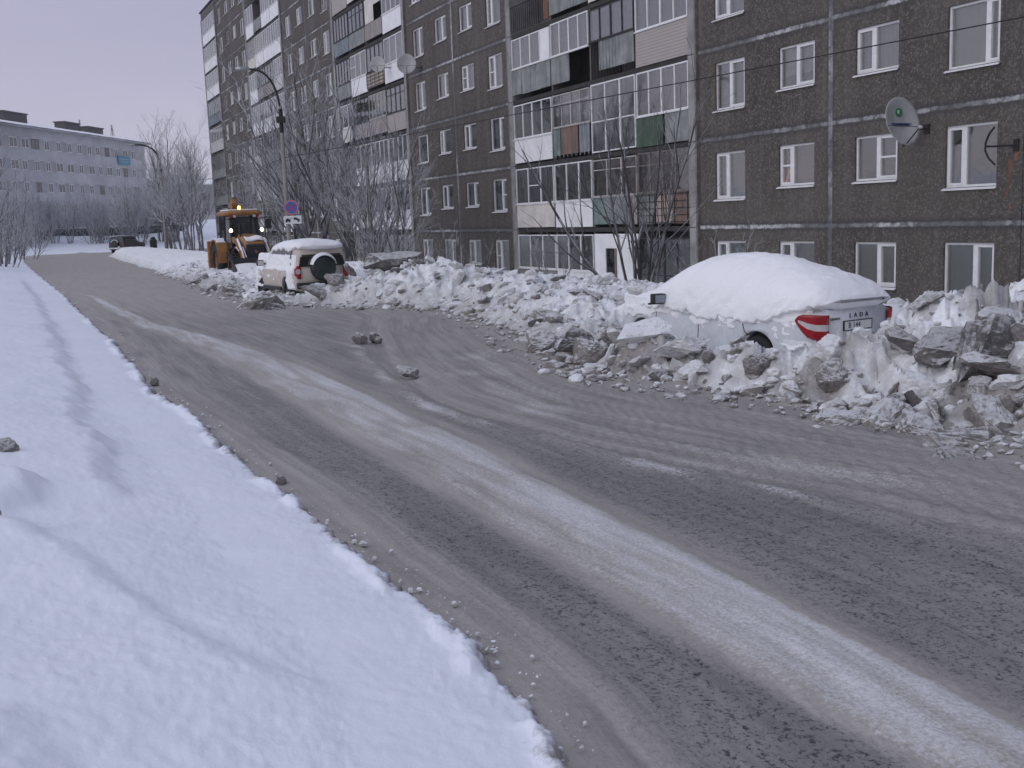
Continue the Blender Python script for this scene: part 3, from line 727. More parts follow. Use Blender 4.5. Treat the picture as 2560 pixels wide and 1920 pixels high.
# string-light chevron and lamps behind two panes
s0, s1 = SEC['A']; a = -s1+12.85*WF[1][0]; zc = fz(2)+1.17
mb = MB()
for k in range(9):
    for sgn in (-1, 1):
        if sgn > 0 and k > 5: continue
        cx = a+.34+sgn*.022*k; cz = zc+.48-.045*k
        mb.box(cx-.011, cx+.011, .125, .135, cz-.011, cz+.011)
mb.build('string_light', M['string'], bld)
mb = MB(); a0 = -s1+12.85*WF[0][0]
for k in range(10):
    cx = a0+1.02+.07*(k % 5)+rw.uniform(-.03, .03); cz = fz(2)+1.75+.06*(k//5)+rw.uniform(-.03, .03)
    mb.box(cx-.02, cx+.02, .125, .135, cz-.006, cz+.006)
for k in range(4): mb.box(a+.24+.03*k, a+.262+.03*k, .125, .135, zc+.72, zc+.75)
mb.build('string_light', M['pinkglow'], bld)

# shell: gables, back, roof, parapet
mb = MB(); L0, L1 = -123.3, -2.0; YB = 12.5
for a, b in ((L0, None), (L1, None)):
    mb.quad((a,YB,-2.6), (a,0,-2.6), (a,0,ROOFZ), (a,YB,ROOFZ))
mb.quad((L1,YB,-2.6), (L0,YB,-2.6), (L0,YB,ROOFZ), (L1,YB,ROOFZ))
mb.quad((L0,1.45,ROOFZ-.3), (L1,1.45,ROOFZ-.3), (L1,YB,ROOFZ-.3), (L0,YB,ROOFZ-.3))
mb.build('gable_wall', M['inner'], bld)
wall_panel('wall', 2.0, 18.085, [], -2.6, ROOFZ)
mb = MB()
for k, (s0, s1) in BAY.items():
    mb.box(-s1+.01, -s0-.01, -.02, .22, fz(9)+2.72, ROOFZ)
o = mb.build('parapet', M['inner'], bld)
mb = MB(); mb.box(L0-.12, L1+.1, -.16, .25, ROOFZ+.003, ROOFZ+.12); mb.build('roof_edge', M['iron'], bld)
mb = MB(); x = L0+.6
while x < -18.5:                                            # roof-space vents
    mb.box(x, x+.34, -.035, -.004, fz(9)+3.0, fz(9)+3.13); x += 1.15
mb.build('vent', M['dark'], bld)

# loggia bays: pillars, slabs, back wall
for k, (s0, s1) in BAY.items():
    xa, xb = -s1, -s0
    pw = .42
    for (pa, pb) in ((xa, xa+pw), (xb-pw, xb)):
        mb = MB()
        for n in range(1, 10):
            j = rw.uniform(-.012, .012)
            z0 = fz(n) if n > 1 else -2.4
            mb.box(pa+j, pb+j, -.10, 1.35, z0+.012, fz(n)+2.79)
        mb.build('pillar', M['concrete'], bld, bevel=.012)
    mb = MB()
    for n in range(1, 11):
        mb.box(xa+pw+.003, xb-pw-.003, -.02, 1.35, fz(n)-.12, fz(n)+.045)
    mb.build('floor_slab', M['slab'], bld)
    mb = MB(); mb.box(xa+.01, xb-.01, 1.36, 1.5, -2.4, ROOFZ-.01); mb.build('loggia_wall', M['inner'], bld)
    nu = 2 if k == 'H' else 4
    mb = MB()
    for u in range(1, nu):
        xx = xa+pw+(xb-xa-2*pw)*u/nu
        if k == 'B': xx = (-41.41, -38.12, -34.74)[u-1]
        mb.box(xx-.05, xx+.05, -.015, 1.35, -2.4, fz(9)+2.7)
    mb.build('partition', M['inner'], bld)

# ---- one loggia: posts + frame (balcony) > parapet, pane, curtain
def balcony(x0, x1, n, par='pvc_panel', glz='pvc', panes=3, ph=1.12, z0=.10, zt=2.62, trans=0, cur='cur_grey', thick=.05, split_dark=-1, panels=4, par_parts=None, lowglass=False, opaque=(), nosill=False, bars=0):
    zf = fz(n); f = MB(); yo = -.075; d = .045
    za, zb = zf+ph, zf+zt
    F = M[glz] if glz else M['iron']
    if glz:
        t = thick
        f.box(x0, x0+t, yo, yo+d, za, zb); f.box(x1-t, x1, yo, yo+d, za, zb)
        f.box(x0+t, x1-t, yo, yo+d, zb-t, zb); f.box(x0+t, x1-t, yo, yo+d, za, za+t)
        for k in range(1, panes):
            xx = x0+(x1-x0)*k/panes; ww = t*(.55 if k % 2 else .8)
            f.box(xx-ww, xx+ww, yo-.003, yo+d, za+t, zb-t)
        if trans:
            zt_ = za+(zb-za)*trans; f.box(x0+t, x1-t, yo+.004, yo+d-.004, zt_-t*.4, zt_+t*.4)
        if split_dark >= 0:
            xa_, xb_ = x0+(x1-x0)*split_dark/panes+t, x0+(x1-x0)*(split_dark+1)/panes-t
            f.box(xa_, xb_, yo-.002, yo+d, (za+zb)/2-.02, (za+zb)/2+.02)
        if not nosill:
            f.box(x0-.02, x1+.02, yo-.05, yo+d, za-.04, za-.002)
    else:
        f.box(x0, x1, yo, yo+.04, za-.04, za); 
    for k in range(bars):
        xx = x0+(x1-x0)*(k+.5)/bars; f.box(xx-.012, xx+.012, yo, yo+.024, zf+.1, za-.041)
    b = f.build('balcony', F, bld)
    p = MB(); zp0, zp1 = zf+z0, za-.042
    mats = [M[par]] if par else []
    if par_parts:
        mats = [M[q[2]] for q in par_parts]
        for i, (a, c, mname) in enumerate(par_parts):
            if mname == 'dark': continue
            xa_, xb_ = x0+(x1-x0)*a, x0+(x1-x0)*c
            m_ = max(1, int((xb_-xa_)/.9))
            for q in range(m_):
                e = rw.uniform(-.008, .008)
                p.box(xa_+(xb_-xa_)*q/m_+.006, xa_+(xb_-xa_)*(q+1)/m_-.006, yo+e, yo+.03+e, zp0+rw.uniform(-.02, .02), zp1, i)
    elif par:
        w_ = (x1-x0)/panels
        for q in range(panels):
            e = rw.uniform(-.006, .006)
            p.box(x0+w_*q+.006, x0+w_*(q+1)-.006, yo+e, yo+.03+e, zp0, zp1)
    if p.v: p.build('parapet', mats, b)
    if par_parts and any(q[2] in ('beigegrid',) for q in par_parts) or par == 'beigegrid':
        g = MB()
        for q in range(5):
            zz = zp0+.05+(zp1-zp0-.1)*q/4; g.box(x0, x1, yo-.045, yo-.02, zz-.012, zz+.012)
        for q in range(5):
            xx = x0+.04+(x1-x0-.08)*q/4; g.box(xx-.014, xx+.014, yo-.07, yo-.047, zp0, zp1)
        g.build('railing', M['iron'], b)
    if glz:
        p = MB()
        for k in range(panes):
            if k in opaque: continue
            p.box(x0+(x1-x0)*k/panes+.01, x0+(x1-x0)*(k+1)/panes-.01, yo+.018, yo+.026, za+.01, zb-.01)
        p.build('pane', M['glass'], b)
        for k in opaque:
            q = MB(); q.box(x0+(x1-x0)*k/panes+.05, x0+(x1-x0)*(k+1)/panes-.05, yo+.008, yo+.03, za+.04, zb-.04); q.build('infill_panel', M['pvc_panel'], b)
        if cur:
            c = MB(); P = []
            m_ = 30
            for zz in (za+.03, zb-.05):
                P.append([(x0+.06+(x1-x0-.12)*k/m_, .07+.03*math.sin(k*2.1+x0), zz) for k in range(m_+1)])
            c.grid(P); c.build('curtain', M[cur], b, smooth=True)
    return b
BU = [(-45.17, -41.46), (-41.36, -38.17), (-38.07, -34.79), (-34.69, -31.39)]
W = 'pvc'; PN = 'pvc_panel'
# bay nearest the camera, floor by floor
balcony(*BU[0], 1, 'concrete', W, 3, 1.12, -1.1, 2.58, cur='cur_white', panels=2)
balcony(*BU[1], 1, PN, W, 3, 1.12, -1.1, 2.58, cur='cur_grey')
f = MB(); x0, x1 = BU[2]
f.box(x0, x0+.85, -.07, -.03, fz(1)-1.1, fz(1)+2.6); f.box(x0+1.72, x1, -.07, -.03, fz(1)-1.1, fz(1)+2.6); f.box(x0+.85, x0+1.72, -.07, -.03, fz(1)+2.05, fz(1)+2.6)
f.box(x0, x1, -.115, -.075, fz(1)-1.1, fz(1)+.78); f.box(x0+.85, x0+1.72, -.068, -.032, fz(1)-1.1, fz(1)+.1)
ent = f.build('balcony', M[PN], bld); ent['label'] = 'loggia closed with plain white boards around a brown door'
f = MB(); f.box(x0+.87, x0+1.56, -.03, .01, fz(1)+.11, fz(1)+1.1); f.build('door', M['brownwood'], ent)
f = MB(); f.box(x0+.87, x0+1.56, -.03, .0, fz(1)+1.12, fz(1)+2.03); f.build('pane', M['glass_dark'], ent)
f = MB(); f.box(x0+1.58, x0+1.72, -.10, -.02, fz(1)+.1, fz(1)+2.05); f.build('door_frame', M['oldwood'], ent)
balcony(*BU[3], 1, None, 'darkwood', 4, .55, -.9, 2.45, cur=None, trans=.3, par_parts=[(0,.3,'dark'),(.0,1,'metal3')])
balcony(*BU[0], 2, 'cream', W, 3, 1.13, .10, 2.66, cur='cur_grey', panels=1, split_dark=1)
balcony(*BU[1], 2, PN, W, 3, 1.13, .08, 2.66, cur='cur_grey', panels=1)
balcony(*BU[2], 2, None, 'whitewood', 3, 1.22, .15, 2.62, cur='cur_beige', trans=.72, par_parts=[(0,.3,'teal'),(.3,.8,'metal1'),(.8,1,'metal2')], thick=.045)
balcony(*BU[3], 2, None, 'oldwood', 4, 1.25, .15, 2.66, cur='cur_beige', trans=.68, par_parts=[(0,.32,'metal1'),(.36,.68,'beigegrid'),(.68,1,'orange')], thick=.045)
balcony(*BU[0], 3, PN, W, 4, 1.16, .12, 2.62, cur=None, panels=4)
balcony(*BU[1], 3, None, 'whitewood', 4, 1.32, .2, 2.62, cur='cur_grey', trans=.7, par_parts=[(.0,.2,'teal'),(.22,.68,'orange'),(.72,.98,'metal3')], thick=.045, bars=9)
b_ = balcony(*BU[2], 3, None, W, 3, .10, .08, 2.66, cur='cur_blue', trans=.45, nosill=True)
b_['label'] = 'loggia glazed from floor to ceiling in white plastic'
balcony(*BU[3], 3, None, W, 4, 1.13, .08, 2.66, cur='cur_beige', par_parts=[(0,.52,'green'),(.56,1,'metal1')])
balcony(*BU[0], 4, None, W, 4, 1.36, .25, 2.62, cur='cur_grey', opaque=(3,), par_parts=[(0,1,'metal1')])
balcony(*BU[1], 4, None, W, 4, 1.36, .25, 2.66, cur='cur_grey', par_parts=[(0,.5,'metal1'),(.55,1,'dark')])
balcony(*BU[2], 4, None, 'darkwood', 4, 1.42, .3, 2.62, cur='cur_grey', par_parts=[(0,.22,'dark'),(.22,1,'metal1')], thick=.05, bars=14)
balcony(*BU[3], 4, 'siding', W, 4, 1.27, .05, 2.68, cur='cur_grey', panels=1)
balcony(*BU[0], 5, None, None, 4, 1.2, .15, par_parts=[(0,.85,'dark'),(.88,1,'rust')], bars=18)
balcony(*BU[1], 5, None, 'oldwood', 4, 1.2, .2, cur=None, par_parts=[(0,1,'metal1')])
balcony(*BU[2], 5, 'cream', W, 3, 1.2, .1, panels=2); balcony(*BU[3], 5, PN, W, 4, 1.2, .1)
def units(k):
    s0, s1 = BAY[k]; nu = 2 if k == 'H' else 4; pw = .42; xa, xb = -s1+pw, -s0-pw; w_ = (xb-xa)/nu
    return [(xa+w_*u+.06, xa+w_*(u+1)-.06) for u in range(nu)]
DU = units('D')
D_SPEC = {
 6: [('darkwood',5,'metal3','cur_grey'), ('darkwood',4,'metal1',None), (None,3,'metal2',None), (W,4,PN,None)],
 5: [('darkwood',5,'metal1','cur_grey'), (W,3,PN,None), ('darkwood',4,'beigegrid','cur_grey'), (W,3,PN,'cur_white')],
 4: [(W,3,'cream',None), ('darkwood',4,'metal2',None), ('whitewood',5,'metal2','cur_grey'), ('darkwood',4,'siding','cur_blue')],
 3: [('oldwood',4,'metal1',None), (W,3,PN,'cur_grey'), (W,4,PN,'cur_grey'), (W,4,PN,'cur_grey')],
 2: [(W,3,PN,'cur_grey'), ('oldwood',3,'cream','cur_grey'), (W,4,PN,'cur_grey'), (W,4,PN,'cur_grey')],
 1: [('oldwood',4,'concrete','cur_grey'), ('oldwood',3,'concrete',None), ('whitewood',3,'metal1','cur_grey'), ('oldwood',4,'metal1','cur_grey')],
 7: [(W,3,'siding',None), (W,3,'cream',None)]}
for n, row in D_SPEC.items():
    for u, (g, pn, pr, cu) in enumerate(row):
        balcony(*DU[u], n, pr, g, pn, 1.18, .12 if pr in (PN, 'siding') else .24, 2.62, cur=cu, panels=4 if pr == PN else 3,
                trans=.7 if g in ('darkwood', 'oldwood') and u % 2 else 0, split_dark=0 if (n, u) == (5, 1) else -1)
x0, x1 = DU[2]; f = MB(); f.box(x0+.05, x0+1.7, -.03, .0, fz(6)+1.2, fz(6)+2.6); f.box(x0+1.7, x1-.05, -.03, .0, fz(6)+2.1, fz(6)+2.6); f.build('infill_panel', M['cream'], bld)
for k, top in (('F', 8), ('H', 9)):
    for u, (x0, x1) in enumerate(units(k)):
        for n in range(1, top+1):
            r = rw.random()
            g, pr, pn, cu, tr = W, PN, rw.choice((3, 4, 4)), rw.choice(('cur_white', 'cur_grey', 'cur_grey')), 0
            if k == 'H' and n == 6: g, pr, cu = 'teal', 'metal3', None
            elif k == 'H' and n == 5: g, pr = W, 'siding_w'
            elif k == 'H' and n in (3, 4): g, pr = 'oldwood', 'metal1'
            elif k == 'F' and n == 8 and u == 1: g, pr, cu = None, 'metal1', None
            elif k == 'F' and n == 6 and u in (1, 2): g, pr, cu = 'darkwood', 'metal2', 'cur_grey'
            elif k == 'F' and n == 6 and u == 3: g, pr = W, 'siding_w'
            elif n <= 4 and r < .45: g, pr, tr = 'oldwood', 'metal1', .7
            elif r < .12: g, pr = 'whitewood', 'cream'
            balcony(x0, x1, n, pr, g, pn, 1.18, .10 if pr == PN else .2, 2.62, cur=cu, panels=4 if pr == PN else 3, trans=tr)
# cast joint between bay and wall: long streak of sealant
for s in (30.93, 45.62, 59.02, 73.48, 87.57, 101.08, 115.02):
    mb = MB(); mb.box(-s-.045, -s+.045, -.108, -.005, -2.3, ROOFZ-.3); mb.build('joint_strip', M['oldwood'], bld)

# ------------------------------------------------------------------ five-storey block across the bend
def far_block(name, p0, p1, z0, floors, fh, nwin, label, sign=False, depth=11):
    dx, dy = p1[0]-p0[0], p1[1]-p0[1]; L = math.hypot(dx, dy)
    root = empty(name, (*p0, z0), math.atan2(dy, dx)); tag(root, label, 'building')
    H = floors*fh+.9; ops = []; r = random.Random(5)
    mb = MB(); mb.box(0, L, .12, depth, -2, H); mb.build('wall', M['far_wall'], root)
    bands = MB(); white = MB()
    for n in range(floors):
        za, zb = n*fh+.95, n*fh+2.35
        bands.box(.6, L-.9, .06, .119, za, zb)
        white.box(-.02, L+.02, 0, .118, zb+.003, (n+1)*fh+.947) if n < floors-1 else white.box(-.02, L+.02, 0, .118, zb+.003, H)
    bands.build('window_band', M['far_band'], root); white.build('spandrel', M['far_wall'], root)
    step = L/nwin
    for n in range(floors):
        if n < floors-4: continue
        for k in range(nwin):
            x = k*step+step*.25+r.uniform(-.2, .4); wd = r.choice((1.3, 1.3, 1.9)); za, zb = n*fh+.98, n*fh+2.32
            if x+wd > L-1.2: continue
            f = MB(); t = .09
            f.box(x, x+t, .0, .055, za, zb); f.box(x+wd-t, x+wd, .0, .055, za, zb); f.box(x+t, x+wd-t, .0, .055, za, za+t); f.box(x+t, x+wd-t, .0, .055, zb-t, zb)
            f.box(x+wd*.5-.05, x+wd*.5+.05, .0, .055, za+t, zb-t)
            wn = f.build('window', M['pvc'] if r.random() < .8 else M['oldwood'], root)
            q = MB(); q.box(x+t, x+wd-t, .025, .05, za+t, zb-t); q.build('pane', M['glass_dark'], wn)
    mb = MB(); mb.poly([(-.5,-.9,H),(L+.8,-.9,H),(L+.8,depth/2,H+1.5),(-.5,depth/2,H+1.5)]); mb.poly([(-.5,depth+.9,H),(-.5,depth/2,H+1.5),(L+.8,depth/2,H+1.5),(L+.8,depth+.9,H)])
    mb.box(-.5, L+.8, -.88, depth+.88, H-.22, H-.004)
    rf = mb.build('roof', M['far_band'], root)
    mb = MB(); P = []
    for j, yy in enumerate((-.98, -.6, 1.5, depth/2)):
        P.append([(-.5+(L+1.3)*i/60, yy+(r.uniform(-.12, .1) if j == 0 else 0), H+.02+1.5*max(0, (yy+.9)/(depth/2+.9))+(.16 if j in (1, 2) else .03)) for i in range(61)])
    mb.grid(P); mb.build('snow_cover', M['snow'], rf, smooth=True)
    return root, L, H, rf
fb, fL, fH, frf = far_block('apartment_building', (-69.9, 112), (-60.7, 190), 1.2, 5, 2.95, 26, 'pale five storey block with snow on its roof, behind the frosted grove')
def far_at(px, Y):  # helper: where along the far block a given distance falls
    return px
for (x, y, wd, h) in ((42,3.2,6.0,.5),(58.0,3.0,4.6,.3),(66,3.4,5.0,.2),(26,3.2,3,.5)):
    mb = MB(); mb.box(x, x+wd, y, y+1.6, fH+.5, fH+1.75+h); mb.box(x-.15, x+wd+.15, y-.15, y+1.75, fH+1.753+h, fH+1.92+h); mb.build('chimney', M['roof_dark'], frf)
for x in (38, 63.5, 74.2):
    mb = MB(); mb.tube([(x,3.4,fH+.6),(x,3.4,fH+2.9)], .05, 5)
    for k in range(3): mb.tube([(x-.5,3.4,fH+2.8-.3*k),(x+.5,3.4,fH+2.8-.3*k)], .03, 4)
    if x > 70:
        for a in (-.8, .8): mb.tube([(x,3.4,fH+2.6),(x+a,3.4,fH+.8)], .04, 4)
    mb.build('aerial', M['iron'], frf)
mb = MB(); mb.box(fL-10.5, fL-6.3, -.22, -.03, fH-3.9, fH-2.55); sg = mb.build('sign_board', M['sign_teal'], fb)
mb = MB(); mb.box(fL-9.9, fL-7.0, -.235, -.222, fH-3.1, fH-3.0); mb.box(fL-9.6, fL-7.2, -.235, -.222, fH-3.5, fH-3.4); mb.build('lettering', M['far_wall'], sg)
far_block('low_building', (-66, 212), (-45, 224), 1.0, 3, 2.9, 7, 'low pale block half hidden behind the far street lamp', depth=10)
# ------------------------------------------------------------------ vehicles (local: x forward, y left, z up)
def loft(stations, fn, n_half=None, smooth_=True):
    """stations: list of x; fn(x) -> half section [(y,z)...] from bottom centre over the side to top centre"""
    mb = MB(); P = []
    for x in stations:
        h = fn(x)
        ring = [(x, y, z) for y, z in h] + [(x, -y, z) for y, z in h[::-1][1:-1]]
        P.append(ring)
    mb.grid(P, wrap=True)
    n = len(P[0]); e = (len(P)-1)*n
    mb.f.append(tuple(range(n))); mb.m.append(0)
    mb.f.append(tuple(e+k for k in range(n))[::-1]); mb.m.append(0)
    return mb
def fix_normals(o):
    bm = bmesh.new(); bm.from_mesh(o.data); bmesh.ops.recalc_face_normals(bm, faces=bm.faces); bm.to_mesh(o.data); bm.free()
def cut(o, cutters):
    """subtract closed builders from an object, result baked into its mesh"""
    tmp = []
    for mb in cutters:
        c = mb.build('cutter', o.data.materials[0], o.parent); fix_normals(c); tmp.append(c)
        m = o.modifiers.new('b', 'BOOLEAN'); m.operation = 'DIFFERENCE'; m.object = c; m.solver = 'EXACT'
    bpy.context.view_layer.update()
    dg = bpy.context.evaluated_depsgraph_get()
    me = bpy.data.meshes.new_from_object(o.evaluated_get(dg))
    o.modifiers.clear(); old = o.data; o.data = me; bpy.data.meshes.remove(old)
    for c in tmp: me2 = c.data; bpy.data.objects.remove(c); bpy.data.meshes.remove(me2)
def itp(x, tab): return float(np.interp(x, [t[0] for t in tab], [t[1] for t in tab]))
def sitp(x, tab):
    xs = [t[0] for t in tab]; ys = [t[1] for t in tab]
    # smooth the polyline a little
    return sum(float(np.interp(x+d, xs, ys))*w_ for d, w_ in ((-.12,.2),(-.05,.2),(0,.2),(.05,.2),(.12,.2)))
def dense(a, b, n): return [a+(b-a)*i/(n-1) for i in range(n)]
RY = Matrix.Rotation(R(90), 4, 'X')
def wheel(parent, x, y, r, w, rim=.62, spokes=7, tread=0, rimmat='steel'):
    side = 1 if y > 0 else -1
    Mx = Matrix.Translation((x, y, r)) @ Matrix.Rotation(R(-90)*side, 4, 'X')   # local +z points outwards
    t = MB(); t.lathe([(r*rim, -w/2), (r*.93, -w/2), (r, -w*.32), (r, w*.32), (r*.93, w/2), (r*rim, w/2), (r*rim, w*.3)], 36, M=Mx, close=False)
    if tread:
        for k in range(tread):
            a = 2*math.pi*k/tread
            for sg in (-1, 1):
                A = Mx @ Matrix.Rotation(a+(.09 if sg > 0 else 0), 4, 'Z') @ Matrix.Translation((r, 0, sg*w*.22)) @ Matrix.Rotation(R(32)*sg, 4, 'X')
                t.box(-.02, .05, -.035, .035, -w*.26, w*.26, M=A)
    tyre = t.build('wheel', M['rubber'], parent, smooth=not tread)
    q = MB(); q.lathe([(.02, w*.30), (r*.16, w*.30), (r*.18, w*.22), (r*.52, w*.16), (r*rim, w*.34), (r*rim, w*.1)], 30, M=Mx)
    for k in range(spokes):
        A = Mx @ Matrix.Rotation(2*math.pi*k/spokes, 4, 'Z')
        q.box(r*.12, r*rim*.97, -r*.055, r*.055, w*.2, w*.33, M=A)
    q.build('rim', M[rimmat], tyre)
    return tyre
def text_mesh(txt, size, mat, parent, Mx, name='lettering', ext=.004, spacing=1.0):
    cu = bpy.data.curves.new('t', 'FONT'); cu.body = txt; cu.size = size; cu.extrude = ext; cu.align_x = 'CENTER'; cu.align_y = 'CENTER'; cu.space_character = spacing
    o = bpy.data.objects.new('t', cu); COL.objects.link(o)
    bpy.context.view_layer.update()
    me = bpy.data.meshes.new_from_object(o.evaluated_get(bpy.context.evaluated_depsgraph_get()))
    bpy.data.objects.remove(o); bpy.data.curves.remove(cu)
    me.materials.clear(); me.materials.append(mat)
    r = link(name, me, parent); r.matrix_local = Mx; return r
def snow_shell(name, xs, fn, parent, seed=1, amp=.03, mat='snow', sub=28):
    """loft of a snow blanket with lumpy noise; fn(x) -> (W, zl, zt, p)"""
    P = []
    for x in xs:
        W_, zl, zt, p = fn(x); row = []
        for k in range(2*sub+1):
            t = math.pi*k/(2*sub); c, s = math.cos(t), math.sin(t)
            y = W_*math.copysign(abs(c)**(2/p), c); z = zl+(zt-zl)*abs(s)**(2/p)
            row.append((x, y, z))
        row.append((x, -W_*.6, zl-.06)); row.append((x, W_*.6, zl-.06))
        P.append(row)
    A = np.array(P)
    f = fbm(A[..., 0]*2.2+A[..., 2]*1.3+seed, A[..., 1]*2.2+A[..., 2]*2+seed, 4, seed)-.5
    g = fbm(A[..., 0]*9+A[..., 2]*6, A[..., 1]*9+A[..., 2]*9+seed, 3, seed+7)-.5
    sidew = smooth(1.0, .4, np.abs(np.linspace(-1, 1, A.shape[1]))[None])*0+1
    A[..., 2] += f*amp*1.6+g*amp*.5; A[..., 1] += np.sign(A[..., 1])*(f*amp*1.2+g*amp*1.1)
    # ragged lower hem
    hem = (fbm(A[:, 0, 0]*4+seed, A[:, 0, 0]*0+seed, 3, seed+3)-.5)*.14+(fbm(A[:, 0, 0]*17+seed, A[:, 0, 0]*0+seed, 3, seed+4)-.5)*.13
    wgt = np.clip(1-np.minimum(np.arange(A.shape[1]), np.abs(2*sub-np.arange(A.shape[1])))/7, 0, 1)
    A[..., 2] += hem[:, None]*wgt[None]
    mb = MB(); mb.grid(A.tolist(), wrap=True); n = A.shape[1]; e = (len(xs)-1)*n
    mb.f.append(tuple(range(n))); mb.m.append(0); mb.f.append(tuple(e+k for k in range(n))[::-1]); mb.m.append(0)
    o = mb.build(name, M[mat], parent, smooth=True); fix_normals(o); return o
def plaster(name, parent, x0, x1, z0, z1, wfn, bias, seed, amp=.045, side=1, n=(150, 50)):
    """patches of snow stuck to a flank: a sheet that dips below the paint where the noise is low"""
    X, Z = np.meshgrid(np.linspace(x0, x1, n[0]), np.linspace(z0, z1, n[1]), indexing='ij')
    v = fbm(X*3.2+seed, Z*5.5, 4, seed)*.65+fbm(X*11, Z*15+seed, 3, seed+5)*.35
    q = smooth(.0, .16, v-.5+bias(X, Z))
    off = -.02+q*(.02+amp*(.4+.6*fbm(X*7, Z*9, 3, seed+9)))
    edge = np.minimum.reduce([X-x0, x1-X, Z-z0, z1-Z]); off = np.where(edge < .012, -.03, off)
    Y = (np.vectorize(wfn)(X, Z)+off)*side
    V = np.stack([X, Y, Z], -1).reshape(-1, 3); na = n[1]
    i = np.arange(n[0]-1)[:, None]*na+np.arange(na-1)[None]; F = np.stack([i, i+na, i+na+1, i+1], -1).reshape(-1, 4)
    if side < 0: F = F[:, ::-1]
    keepm = (off.reshape(-1) > -.018)[F].any(1)
    return np_mesh(name, V, F[keepm], M['snow'], parent)

# ---- white saloon under a blanket of snow
def lada():
    root = empty('parked_car', (*LADA['p'], LADA['z']), LADA['yaw']+math.pi/2)
    root.rotation_euler = (0, R(-1.0), LADA['yaw']+math.pi/2)
    tag(root, 'white saloon buried under a thick smooth snow blanket behind the ploughed bank', 'car')
    TOP = [(-2.15,.96),(-2.1,1.03),(-1.6,1.08),(-1.3,1.13),(-.75,1.42),(-.2,1.485),(.2,1.46),(.5,1.36),(1.0,1.03),(1.5,.96),(1.95,.83),(2.13,.66)]
    HW = [(-2.15,.66),(-2.05,.735),(-1.8,.80),(-1.2,.835),(.8,.845),(1.5,.82),(1.9,.74),(2.13,.56)]
    BELT = [(-2.15,.92),(-1.5,.97),(.8,.93),(1.5,.86),(2.13,.62)]
    RW = [(-2.15,.55),(-1.4,.60),(-.8,.555),(.3,.56),(1.0,.64),(1.6,.62),(2.13,.45)]
    def sec(x):
        w_ = sitp(x, HW); zt = sitp(x, TOP); zb = .21; be = min(sitp(x, BELT), zt-.03); r = min(sitp(x, RW), w_-.04)
        zs = be
        q_ = min(1, (be-.05)/.82)
        return [(0,zb),(w_*.8,zb),(w_*.95,zb+.05),(w_-.005,zb+.13),(w_,.46*q_),(w_-.008,.58*q_),(w_-.012,.70*q_),(w_-.02,.80*q_),(w_-.045,zs-.02),(w_-.07,zs+.02),
                (r+.10*(zt-zs > .2),zs+(zt-zs)*.55),(r,zt-.045*(1 if zt-zs > .2 else .3)),(r*.85,zt-.008),(r*.45,zt+.006),(0,zt+.012)]
    mb = loft(dense(-2.15, 2.13, 64), sec)
    body = mb.build('body', M['car_white'], root, smooth=True); fix_normals(body)
    cs = []
    for wx in (-1.15, 1.326):
        for s in (-1, 1):
            c = MB(); c.lathe([(.345, -.16), (.345, .16)], 40, M=Matrix.Translation((wx, s*.80, .325)) @ Matrix.Rotation(R(90), 4, 'X')); cs.append(c)
    cut(body, cs)
    for wx in (-1.15, 1.326):
        for s in (-1, 1):
            f = MB(); f.lathe([(.36, -.10), (.36, .10)], 30, M=Matrix.Translation((wx, s*.58, .325)) @ Matrix.Rotation(R(90), 4, 'X')); f.build('wheel_arch', M['plastic'], root)
            wheel(root, wx, s*.735, .30, .18, .64, 7)
    # shut lines and handles
    for x, z0, z1, nm in ((.98,.30,.86,'door_gap'),(.02,.28,.92,'door_gap'),(-.80,.52,.93,'door_gap')):
        for s in (-1, 1):
            g = MB(); sl = -.32 if x < -.5 else 0
            pts = [(x+sl*(1-(z-z0)/(z1-z0))*.9*(1 if z < .6 else .6), s*(np.interp(z, [.3,.46,.7,.80,.92], [sitp(x,HW)-.01,sitp(x,HW),sitp(x,HW)-.012,sitp(x,HW)-.02,sitp(x,HW)-.045])+.001), z) for z in dense(z0, z1, 8)]
            g.tube(pts, .006, 5); g.build(nm, M['plastic'], body)
    for x in (.22, -.62):
        for s in (-1, 1):
            h = MB(); h.box(x-.10, x+.10, s*.812 if s > 0 else -.85, .85 if s > 0 else -.812, .80, .835)
            h.build('door_handle', M['car_white'], root, bevel=.01)
    for s in (-1, 1):
        m = MB(); A = Matrix.Translation((.78, s*.94, 1.00)) @ Matrix.Rotation(R(-10)*s, 4, 'Z')
        m.box(-.05, .09, -.10, .10, -.07, .075, M=A); m.box(-.02, .02, -.18, .18, -.08, -.05, M=A)
        mm = m.build('mirror', M['plastic'], root, bevel=.02)
        g = MB(); g.box(-.057, -.053, -.085, .085, -.055, .06, M=A); g.build('mirror_glass', M['glass_dark'] if s < 0 else simple('mirror_face', (.25, .28, .33), .1, var=.1), mm)
    # tail lamps wrapped round the corners
    for s in (-1, 1):
        path = [(-1.83,.812,.85,.875),(-1.88,.808,.79,.925),(-1.94,.795,.72,.945),(-2.02,.785,.655,.95),(-2.115,.735,.615,.945),(-2.18,.63,.605,.94),(-2.185,.56,.615,.935)]
        mb = MB(); P = []; nv = 9
        for x, y, a, b in path: P.append([(x, s*y, a+(b-a)*k/(nv-1)) for k in range(nv)])
        mb.grid(P)
        for i in range(len(path)-1):
            for k in range(nv-1): mb.m[i*(nv-1)+k] = 1 if (k in (3, 4) and i >= 1) else 0
        tl = mb.build('tail_light', [M['red'], M['lamp_white']], root, smooth=True)
        if s < 0: tl.data.flip_normals()
        so_ = tl.modifiers.new('t', 'SOLIDIFY'); so_.thickness = .02; so_.offset = 1
    b = MB(); P = []
